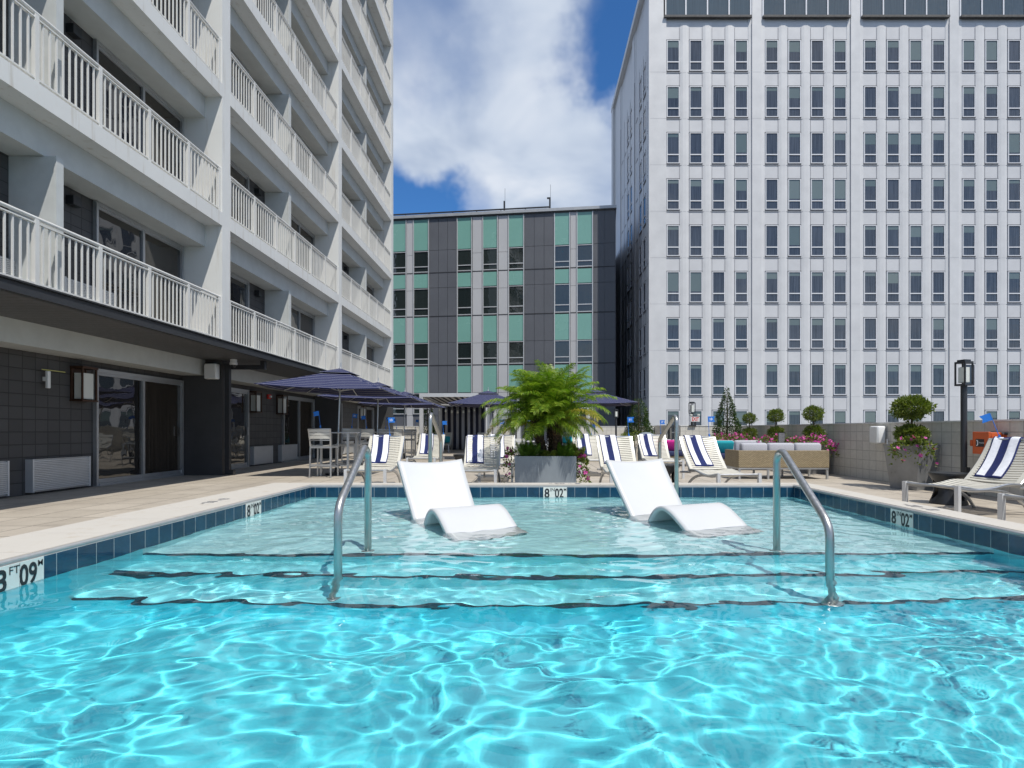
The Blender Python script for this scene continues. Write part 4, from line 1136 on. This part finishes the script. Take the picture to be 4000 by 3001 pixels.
# ------------------------------------------------------------------ cabanas
def cabana(label, x0, x1):
    t = thing('cabana', label, 'cabana', ((x0+x1)/2, 24, 0), 0, 'striped cabanas at the end of the terrace'); w_ = (x1-x0)/2
    for x in (-w_, w_):
        for y, h in ((0,2.66),(5.0,2.5)): q = MB(); q.box(x-.075, x+.075, y-.075, y+.075, 0, h-.16); q.build('post', M_alulight, t)
    q = MB(); q.box(-w_-.08, w_+.08, -.08, .08, 2.5, 2.66); q.box(-w_-.08, w_+.08, 4.92, 5.08, 2.34, 2.5)
    for x in (-w_, w_): q.prism([(.081,2.5),(.081,2.658),(4.919,2.498),(4.919,2.34)], 'x', x-.075, x+.075)
    q.build('roof_frame', M_alulight, t)
    q = MB(); q.sheet(lambda u, v: Vector((-w_+.08+(2*w_-.16)*u, .09+4.8*v, 2.60-.16*v-.05*math.sin(u*PI))), 8, 8, .008); q.build('roof_cloth', M_ponytail, t)
    q = MB(); q.sheet(lambda u, v: Vector((-w_+.1+(2*w_-.2)*u, 4.8+.06*math.sin(u*46), .06+2.24*v)), 120, 4, .006); q.build('curtain', M_curt, t, 'all')
    return t
cabana('white framed cabana with striped curtain left of the palm', -4.76, -1.90)
cabana('white framed cabana with striped curtain mostly hidden behind the palm', -.55, 2.45)
t = thing('string_lights', 'short string of festoon bulbs hanging in the left cabana', 'lights', (-4.6, 24.2, 2.25))
q = MB(); P = [(k*.22, k*.42, -.22*math.sin(k/9*PI)) for k in range(10)]; q.tube(P, .008, 5); q.build('cord', M_black, t)
for k in range(1, 9):
    q = MB(); x, y, z = P[k]; q.lathe([(.014,z-.02),(.02,z-.06),(.04,z-.11),(.036,z-.15),(.01,z-.175)], 10, (x, y)); q.build('bulb', M_lampglass, t, True)

# ------------------------------------------------------------------ sofas
def sofa(label, loc, rz, L, ncush, facing, group='wicker lounge sofas'):
    """local: back along y=0, seat towards +y"""
    t = thing('wicker_sofa', label, 'sofa', loc, rz, group); D = .85
    q = MB(); q.rbox(-L/2, L/2, 0, .09, .25, .62, .012); q.build('back_panel', M_wicker, t)
    for s_, x in ((-1,-L/2), (1, L/2-.09)):
        q = MB(); q.rbox(x, x+.09, .092, D, .25, .62, .012); q.build('arm_panel', M_wicker, t)
    q = MB(); q.box(-L/2+.091, L/2-.091, .092, D-.01, .25, .30); q.build('seat_deck', M_wicker, t)
    q = MB(); q.box(-L/2+.01, L/2-.01, .01, D-.01, .215, .248); q.build('base_rail', M_bronze if False else M_frame, t)
    for x in (-L/2+.03, L/2-.03, -L/6, L/6):
        for y in (.04, D-.04): q = MB(); q.box(x-.02, x+.02, y-.02, y+.02, 0, .214); q.build('leg', M_frame, t)
    cw = (L-.2)/ncush
    for k in range(ncush):
        x0 = -L/2+.1+k*cw
        q = MB(); q.rbox(x0+.005, x0+cw-.005, .10, .28, .42, .78, .055); q.build('back_cushion', M_cushion, t, 'all')
        q = MB(); q.rbox(x0+.005, x0+cw-.005, .285, D+.02, .302, .44, .04); q.build('seat_cushion', M_seatnavy, t, 'all')
    return t
sofa('long wicker sofa seen from behind with three pale cushions', (5.42, 11.9, 0), 0, 1.95, 3, 1)
sofa('wicker sofa facing the pool behind the lounger with flag 10', (5.55, 15.4, 0), PI, 1.75, 2, 1)
sofa('wicker sofa with a magenta pillow beside the right handrail', (4.25, 17.0, 0), PI, 1.7, 2, 1)
def pillow(loc, rot, d, m_, label):
    q = MB(); q.rbox(-d[0]/2, d[0]/2, -.07, .07, -d[1]/2, d[1]/2, .06); o_ = q.build('throw_pillow', m_, None, 'all'); o_.location = loc; o_.rotation_euler = rot
    tag(o_, label, 'pillow', 'bright throw pillows')
pillow((4.02, 16.6, .60), (.3,0,0), (.62,.34), M_pink, 'magenta rectangular pillow on the sofa by the handrail')
pillow((4.78, 16.6, .58), (.3,0,.15), (.4,.32), M_teal, 'teal pillow on the sofa next to the magenta pillow')
pillow((5.15, 14.95, .60), (.3,0,.1), (.6,.36), M_teal, 'teal pillow on the sofa behind the lounger with flag 10')
t = thing('trash_bin', 'dark round litter bin with domed lid by the shaded parapet', 'bin', (3.55, 17.2, 0))
q = MB(); q.lathe([(.24,0),(.25,.03),(.25,.80),(.24,.82)], 24); q.build('body', M_planter, t, True); q = MB(); q.lathe([(.26,.822),(.262,.86),(.22,.94),(.12,.985),(.002,1.0)], 24); q.build('lid', M_planter, t, True)

# ------------------------------------------------------------------ lamps, sign, phone
def lamp(label, loc, h, s=1.0, rz=.25):
    t = thing('lamp_post', label, 'lamp post', loc, rz, 'dark lantern lamp posts')
    q = MB(); q.tube([(0,0,0),(0,0,h-.42*s)], .045*s, 16); q.lathe([(.09*s,0),(.09*s,.02),(.055*s,.04)], 16); q.box(-.04,.04,-.07,-.04,.34,.46); q.build('pole', M_dkmetal, t, True)
    z0, z1, r_ = h-.42*s, h-.03*s, .088*s; fr = .010*s
    q = MB(); q.box(-r_,r_,-r_,r_,z0,z0+.03*s); q.box(-r_,r_,-r_,r_,z1-.03*s,z1); q.box(-r_*.72,r_*.72,-r_*.72,r_*.72,z1+.001,z1+.03*s)
    for a in (-1,1):
        for b_ in (-1,1): q.box(a*(r_-fr)-fr, a*(r_-fr)+fr, b_*(r_-fr)-fr, b_*(r_-fr)+fr, z0+.031*s, z1-.031*s)
    q.build('lantern_frame', M_dkmetal, t)
    q = MB(); q.rbox(-.055*s,.055*s,-.055*s,.055*s,z0+.05*s,z1-.09*s,.01); q.build('lamp_shade', M_lampglass, t)
lamp('tall dark lamp post with a lantern in front of the right parapet', (6.98, 8.95, 0), 2.19)
lamp('small lantern lamp standing behind the wall above the EXIT sign', (5.72, 19.75, 0), 2.07)
lamp('distant small lantern lamp under the umbrella right of the palm', (3.66, 24, 0), 1.98, .9)
t = thing('exit_sign', 'white EXIT sign with red letters and two emergency lamps on the wall', 'sign', (5.72, 19.38, 1.44))
q = MB(); q.rbox(-.15,.15,-.03,.03,-.085,.085,.008); q.build('panel', M_whiteplastic, t)
q = MB(); put_text(q, TX['EXIT'], Matrix.Translation((0,-.0315,-.002)) @ RXp @ Matrix.Diagonal((.118,.18,1,1))); q.build('lettering', M_red, t)
for sx in (-.14, .12):
    q = MB(); q.lathe([(.01,.09),(.05,.13),(.052,.17),(.02,.18)], 14, (sx, 0)); q.build('emergency_lamp', M_lampglass, t, True)
q = MB(); q.box(-.03,.03,-.02,.02,-.25,-.086); q.box(-.22,.03,-.025,.015,-.24,-.20); q.build('bracket', M_dkmetal, t)
t = thing('phone_box', 'orange emergency telephone box on the right parapet wall', 'phone box', (7.28, 8.68, 0))
q = MB(); q.rbox(-.21,-.03,-.15,.15,.69,1.02,.014); q.box(-.028,.02,-.17,-.13,.72,.99); q.build('case', M_orange, t)
q = MB(); q.rbox(-.255,-.211,-.158,.158,.68,1.03,.012); q.build('door', M_orange, t)
q = MB(); q.rbox(-.262,-.20,.160,.20,.80,.90,.01); q.build('latch', M_orange, t)
for z in (.77, .93): q = MB(); q.box(-.235,-.13,-.170,-.152,z-.012,z+.012); q.tube([(-.21,-.168,z-.03),(-.21,-.168,z+.03)], .014, 8); q.build('hinge', M_orange, t)
for z in (.71, 1.0): q = MB(); q.tube([(-.02,-.172,z),(.0,-.2,z)], .02, 8); q.build('bolt', M_dkmetal, t)
q = MB(); q.box(-.2585,-.2552,-.075,.085,.795,.915); o_ = q.build('label_plate', M_ink, t)
q = MB(); Mx = Matrix.Translation((-.2592,-.03,.855)) @ Matrix.Rotation(-PI/2,4,'Z') @ RXp @ Matrix.Scale(.028,4)
put_text(q, TX['PHONE'], Mx); q.tube([(-.2595,.062,.895),(-.2595,.045,.885),(-.2595,.042,.855),(-.2595,.045,.825),(-.2595,.062,.812)], .008, 6); q.build('phone_symbol', M_text, o_)

# ------------------------------------------------------------------ plants
def leaf(mb, p, d, up, L, W_, mi=0, fold=.25):
    """one leaf: two folded halves pointing along d"""
    d = d.normalized(); s_ = d.cross(up)
    if s_.length < 1e-3: s_ = d.cross(Vector((1,.3,.2)))
    s_.normalize(); n_ = s_.cross(d)
    a = p; c = p + d*L - n_*L*.12; m_ = p + d*L*.45
    l_ = m_ + s_*W_/2 + n_*W_*fold; r_ = m_ - s_*W_/2 + n_*W_*fold
    mb.add([a, l_, c, r_], [(0,1,2),(0,2,3)], mi)
def rv(r): 
    while True:
        v = Vector((r.uniform(-1,1), r.uniform(-1,1), r.uniform(-1,1)))
        if .05 < v.length < 1: return v.normalized()
def clump_ball(mb, r, c, rad, n, size, sq=(1,1,1), seed=0, hollow=.55, inner=0):
    """leaves through a shell with an uneven outline and gaps"""
    c = Vector(c)
    for i in range(n):
        d = rv(r)
        k = .80 + .30*noise.noise(d*2.3+Vector((seed,0,0))) + .14*noise.noise(d*6+Vector((0,seed,0)))
        if noise.noise(d*3.1+Vector((9,seed,3))) < -.42: k *= .85
        t = k*(hollow+(1-hollow)*r.random()**.5)
        p = c + Vector((d.x*sq[0], d.y*sq[1], d.z*sq[2]))*rad*t
        o_ = (d + rv(r)*.8 + Vector((0,0,.25))).normalized()
        leaf(mb, p, o_, rv(r), size*r.uniform(.6,1.25), size*r.uniform(.35,.55), 0)
def flowers(mb, r, pts, size):
    for p in pts:
        n_ = (rv(r) + Vector((0,-.6,.5))).normalized(); a = n_.orthogonal().normalized(); b_ = n_.cross(a)
        s_ = size*r.uniform(.7,1.2)
        for k in range(5):
            th = 2*PI*k/5; d = a*math.cos(th)+b_*math.sin(th); e = n_.cross(d)
            mb.add([p, p+d*s_*.6+e*s_*.36, p+d*s_+n_*s_*.15, p+d*s_*.6-e*s_*.36], [(0,1,2,3)])
def flowerbed(label, loc, rx, ry, h, n, nf, seed, droop=0, grp='pink flowering plants', bias=(0,0)):
    r = random.Random(seed); t = thing('flowering_plant', label, 'flowers', loc, 0, grp)
    q = MB(); pts = []
    for i in range(n):
        a = r.uniform(0, 2*PI); k = math.sqrt(r.random()); x, y = rx*k*math.cos(a), ry*k*math.sin(a)
        z = h*(1-k*k)*r.uniform(.2,1.0) - droop*max(0, k-.55)*r.uniform(0,2.2) + .15*h*noise.noise((x*6, y*6, seed))
        p = Vector((x, y, z)); leaf(q, p, Vector((x, y, .12))+rv(r)*.25, rv(r), r.uniform(.045,.085), r.uniform(.025,.042))
        if r.random() < nf/n: pts.append(p + Vector((x*.06, y*.06-.03, .04)))
    q.build('leaves', M_leaf, t)
    q = MB(); flowers(q, r, pts, .042); q.build('blossom', M_flower, t)
    return t
def tapered(label, loc, rz, wb, wt, h, m_, cat='planter', grp='tapered planters'):
    t = thing('planter', label, cat, loc, rz, grp); q = MB()
    a, b_ = wb/2, wt/2; e = .035
    vs = [(-a,-a,0),(a,-a,0),(a,a,0),(-a,a,0),(-b_,-b_,h),(b_,-b_,h),(b_,b_,h),(-b_,b_,h),(-b_+e,-b_+e,h),(b_-e,-b_+e,h),(b_-e,b_-e,h),(-b_+e,b_-e,h),(-b_+e,-b_+e,h-.08),(b_-e,-b_+e,h-.08),(b_-e,b_-e,h-.08),(-b_+e,b_-e,h-.08)]
    fs = [(0,3,2,1)]
    for k in range(4):
        k2 = (k+1) % 4; fs += [(k,k2,4+k2,4+k),(4+k,4+k2,8+k2,8+k),(8+k,8+k2,12+k2,12+k)]
    q.add(vs, fs); q.build('pot', m_, t)
    q = MB(); q.box(-b_+e+.001, b_-e-.001, -b_+e+.001, b_-e-.001, h-.12, h-.07); q.build('soil', M_soil, t); return t
def topiary(label, loc, zs, seed, n=2200, leafsz=.05):
    """zs: list of (centre height, radius, flattening)"""
    r = random.Random(seed); t = thing('topiary', label, 'topiary', loc, 0, 'ball topiaries in planters')
    zt_ = max(z for z, _, _ in zs)
    q = MB(); q.tube([(0,0,.1),(.01,0,zt_*.5),(0,.01,zt_)], [.022,.02,.014], 8)
    for z, rad, _ in zs:
        for k in range(9):
            d = rv(r); q.tube([(0,0,z-rad*.3), tuple(Vector((0,0,z))+d*rad*.8)], .005, 4)
    q.build('trunk', M_bark, t)
    for z, rad, fl in zs:
        q = MB(); clump_ball(q, r, (0,0,z), rad, int(n*(rad/.33)**1.6), leafsz, (1,1,fl), seed+z*7, .5); q.build('crown', M_leaf, t)
    return t
# right wall planters
tapered('big zinc grey tapered planter by the right parapet beside the speaker', (6.82, 9.95, 0), .42, .46, .62, .80, M_zinc)
topiary('large double ball topiary in the big zinc planter by the lamp post', (6.82, 9.95, .55), [(.90,.345,.72),(.43,.30,.62)], 3, 3000, .055)
flowerbed('magenta flowers spilling over the front left of the zinc planter', (6.68, 9.72, .80), .34, .26, .14, 520, 34, 5, .38)
for (x, y, z1, r1, z2, r2, s_, lab, lab2) in (
        (6.92, 13.6, 1.46, .27, 1.0, .27, 11, 'double ball topiary in the right corner of the sofa, tallest of three', 'square planter behind the right end of the long sofa'),
        (6.92, 15.7, 1.47, .26, .98, .27, 12, 'double ball topiary standing in the middle of three behind the sofas', 'square planter behind the middle of the long sofa'),
        (6.92, 17.6, 1.43, .235, .95, .27, 13, 'smallest double ball topiary, next to the conifer', 'square planter next to the conifer')):
    tapered(lab2, (x, y, 0), 0, .45, .6, .7, M_zinc)
    topiary(lab, (x, y, .4), [(z1-.4, r1, .86), (z2-.4, r2, .8)], s_)
flowerbed('pink flower cluster under the tallest topiary at the sofa end', (6.72, 13.2, .70), .52, .34, .24, 620, 95, 21, .35)
flowerbed('pink flower cluster under the middle topiary behind the sofa', (6.6, 15.2, .72), .50, .34, .2, 520, 60, 22, .3)
flowerbed('pink flower cluster between conifer and smallest topiary', (6.45, 17.2, .76), .55, .34, .2, 520, 70, 23, .3)
flowerbed('pink flowers with leafy green beside the conifer, left side', (5.95, 17.6, .78), .42, .3, .18, 360, 26, 24, .2)
flowerbed('tangled green and pink flowers between two topiaries behind the sofa', (6.75, 14.4, .68), .35, .34, .22, 380, 22, 25, .2)
# conifer-shaped magnolia
def cone_shrub(label, loc, h, rad, seed, m_, n, lsz=.08, flat=1.0):
    r = random.Random(seed); t = thing('cone_shrub', label, 'shrub', loc, 0, None); t.pop('group', None) if 'group' in t else None
    q = MB(); q.tube([(0,0,0),(.02,0,h*.5),(0,0,h*.95)], [.03,.02,.006], 7)
    for k in range(26):
        z = h*r.uniform(.08,.85); a = r.uniform(0, 2*PI); R_ = rad*(1-z/h)*.8; q.tube([(0,0,z-.05),(R_*math.cos(a), R_*math.sin(a), z+.05)], .006, 4)
    q.build('trunk', M_bark, t)
    q = MB()
    for i in range(n):
        z = h*(1-math.sqrt(r.random())*.97)*1.0; a = r.uniform(0, 2*PI); f_ = z/h
        k = rad*((1-f_)**flat*1.05+.03)*(.78+.42*noise.noise((math.cos(a)*1.6, math.sin(a)*1.6, z*3.2+seed)))
        k *= .55+.45*math.sqrt(r.random())
        p = Vector((k*math.cos(a), k*math.sin(a), z)); leaf(q, p, Vector((math.cos(a), math.sin(a), .35))+rv(r)*.7, rv(r), lsz*r.uniform(.6,1.2), lsz*r.uniform(.35,.5))
    q.build('crown', m_, t); return t
cone_shrub('tall cone shaped evergreen with a thin leader in the wall corner', (6.45, 18.3, .72), 1.78, .52, 31, M_leafdark, 3000, .075, .85)
tapered('cream planter under the cone shaped evergreen', (6.45, 18.3, 0), 0, .5, .62, .74, M_cream)
cone_shrub('dense dark evergreen shrub in a tall cream planter by the shaded parapet', (3.78, 19.6, .85), 1.35, .50, 32, M_leafdark, 3000, .07, .42)
tapered('tall cream planter holding the dense dark evergreen shrub', (3.78, 19.6, 0), .3, .38, .60, .86, M_cream)
topiary('small ball topiary in front of the dense dark shrub', (3.0, 17.3, .45), [(.35,.25,.85)], 33, 1400)
tapered('small grey planter under the ball topiary by the dark shrub', (3.0, 17.3, 0), .2, .32, .42, .55, M_zinc)
flowerbed('light green foliage filling the tall cream planter front', (3.70, 19.3, .86), .34, .25, .2, 300, 2, 34, .15)
cone_shrub('slim dark evergreen shrub behind the left cabana post', (-4.75, 25.3, .3), 2.1, .5, 35, M_leafdark, 2200, .09, .45)
tapered('grey planter under the slim evergreen behind the cabana post', (-4.75, 25.3, 0), 0, .45, .55, .5, M_zinc)
flowerbed('leafy green plant at the foot of the left cabana post', (-4.55, 24.7, .3), .5, .4, .55, 600, 2, 36, .2)
t = thing('menu_stand', 'small dark framed notice standing among the sofa flowers', 'sign', (6.45, 14.3, .72))
q = MB(); q.box(-.09,.09,-.008,.008,0,.28); q.build('frame', M_black, t); q = MB(); q.box(-.078,.078,-.011,-.009,.02,.265); q.build('sheet', M_faded, t)
# palm planter
t = thing('planter_box', 'large grey rectangular planter box under the palm', 'planter', (.235, 9.55, 0))
q = MB(); q.box(-.515,.515,-.30,-.265,0,.62); q.box(-.515,.515,.265,.30,0,.62); q.box(-.515,-.48,-.264,.264,0,.62); q.box(.48,.515,-.264,.264,0,.62); q.build('box', M_planter, t)
q = MB(); q.box(-.479,.479,-.263,.263,.1,.57); q.build('soil', M_soil, t)
palm = thing('palm_tree', 'bushy pygmy date palm with stout trunks in the grey planter', 'palm', (.34, 9.6, .55))
r = random.Random(41)
heads = [((.08,-.03), (.10,-.04), .74, .085), ((-.14,.03), (-.27,.05), .68, .075), ((.0,.12), (.0,.2), .82, .06)]
for (bx_, by_), (hx, hy), hz, rad in heads:
    q = MB(); P = []; RR = []
    for k in range(13):
        f_ = k/12; P.append((bx_+(hx-bx_)*f_+.02*math.sin(f_*5), by_+(hy-by_)*f_, hz*f_)); RR.append(rad*(1.15-.5*f_+.45*f_*f_)*(1.06 if k % 2 else .97))
    q.tube(P, RR, 14)
    for k in range(150):                                      # old leaf bases
        f_ = k/150; a = k*2.4; c = Vector((bx_+(hx-bx_)*f_, by_+(hy-by_)*f_, hz*f_)); d = Vector((math.cos(a), math.sin(a), .75)); b_ = rad*(1.1-.4*f_+.4*f_*f_)
        p = c+Vector((math.cos(a), math.sin(a), 0))*b_*.9; leaf(q, p, d, Vector((0,0,1)), .055, .05, 0, .1)
    q.build('trunk', M_trunk, palm)
def frond(mb, base, az, el, L, r, mi):
    """arching feather leaf: a curved midrib with narrow leaflets on both sides"""
    P = []; d = Vector((math.cos(az)*math.cos(el), math.sin(az)*math.cos(el), math.sin(el))); p = Vector(base); n = 26
    bend = r.uniform(.036,.064); tw = r.uniform(-.02,.02)
    for i in range(n+1):
        P.append(p.copy()); p = p + d*(L/n)
        d = (d + Vector((0,0,-1))*bend*(.35+1.5*i/n) + Vector((-math.sin(az), math.cos(az), 0))*tw).normalized()
    mb.tube(P, [.011*(1-.8*i/n) for i in range(n+1)], 4, mi)
    for i in range(3, n+1):
        t_ = (P[min(i+1, n)]-P[i-1]).normalized(); side = t_.cross(Vector((0,0,1)))
        if side.length < .05: side = Vector((-math.sin(az), math.cos(az), 0))
        side.normalize(); up = side.cross(t_)
        ll = L*.27*math.sin(PI*min(1, (i-1.5)/n*.86+.12))**.7
        for sub in (0, .5):
            q0 = P[i]+(P[min(i+1, n)]-P[i])*sub
            for sg in (-1, 1):
                dd = (side*sg*1.0 + t_*.75 + up*r.uniform(.05,.4) + rv(r)*.10).normalized()
                e1 = q0 + dd*ll*.5; e2 = q0 + (dd*1.0+Vector((0,0,-.28))).normalized()*ll*.98 + Vector((0,0,-.02))
                wv = t_*.0075
                mb.add([q0-wv*.5, q0+wv*.5, e1+wv, e1-wv, e2], [(0,1,2,3),(3,2,4)], mi)
for hi, (_, (hx, hy), hz, rad) in enumerate(heads):
    q = MB(); nf = (46, 38, 40)[hi]
    for k in range(nf):
        f_ = k/nf; az = k*2.39996 + hi + r.uniform(-.15,.15); el = R(80 - 84*f_**1.05) + r.uniform(-.08,.08)
        L = (.68+.32*math.sin(PI*min(1, f_*.8+.2)))*r.uniform(.9,1.1)
        yel = 1 if (f_ > .6 and r.random() < .13) else 0
        frond(q, (hx+.03*math.cos(az), hy+.03*math.sin(az), hz+.02-.10*f_), az, el, L, r, yel)
    q.build('crown', [M_palm, M_palmyellow], palm)
def fern(label, loc, n, h, seed, m_):
    r = random.Random(seed); t = thing('fern', label, 'fern', loc, 0, 'bright ferns under the palm'); q = MB()
    for k in range(n):
        az = r.uniform(0, 2*PI); el = R(r.uniform(35,88)); L = h*r.uniform(.6,1.1); p = Vector((r.uniform(-.10,.10), r.uniform(-.08,.08), 0)); d = Vector((math.cos(az)*math.cos(el), math.sin(az)*math.cos(el), math.sin(el)))
        m2 = 24
        for i in range(m2):
            w_ = .05*math.sin(PI*(i+3)/(m2+3))+.008
            for s_ in range(6):
                a = s_*PI/3+i*.5; o_ = d.orthogonal().normalized(); o_.rotate(Matrix.Rotation(a, 3, d)); leaf(q, p, o_+d*.7, d, w_*1.2, .008, 0, .1)
            p = p+d*L/m2; d = (d+Vector((0,0,-.012))).normalized()
    q.build('fronds', m_, t)
fern('bright foxtail fern at the left end of the palm planter', (-.05, 9.43, .57), 34, .34, 51, M_fern)
fern('yellow green foxtail fern right of the palm trunk', (.55, 9.38, .57), 30, .30, 52, M_fern)
fern('darker fern at the right end of the palm planter', (.70, 9.5, .57), 24, .36, 53, M_leaf)
fern('low green fern at the foot of the palm trunks', (.30, 9.36, .57), 20, .15, 54, M_leaf)
flowerbed('pink flowers spilling down the right side of the palm planter', (.84, 9.5, .48), .15, .24, .2, 420, 20, 55, .95)
flowerbed('few pink flowers at the left edge of the palm planter', (-.36, 9.75, .55), .14, .2, .18, 150, 14, 56, .5)
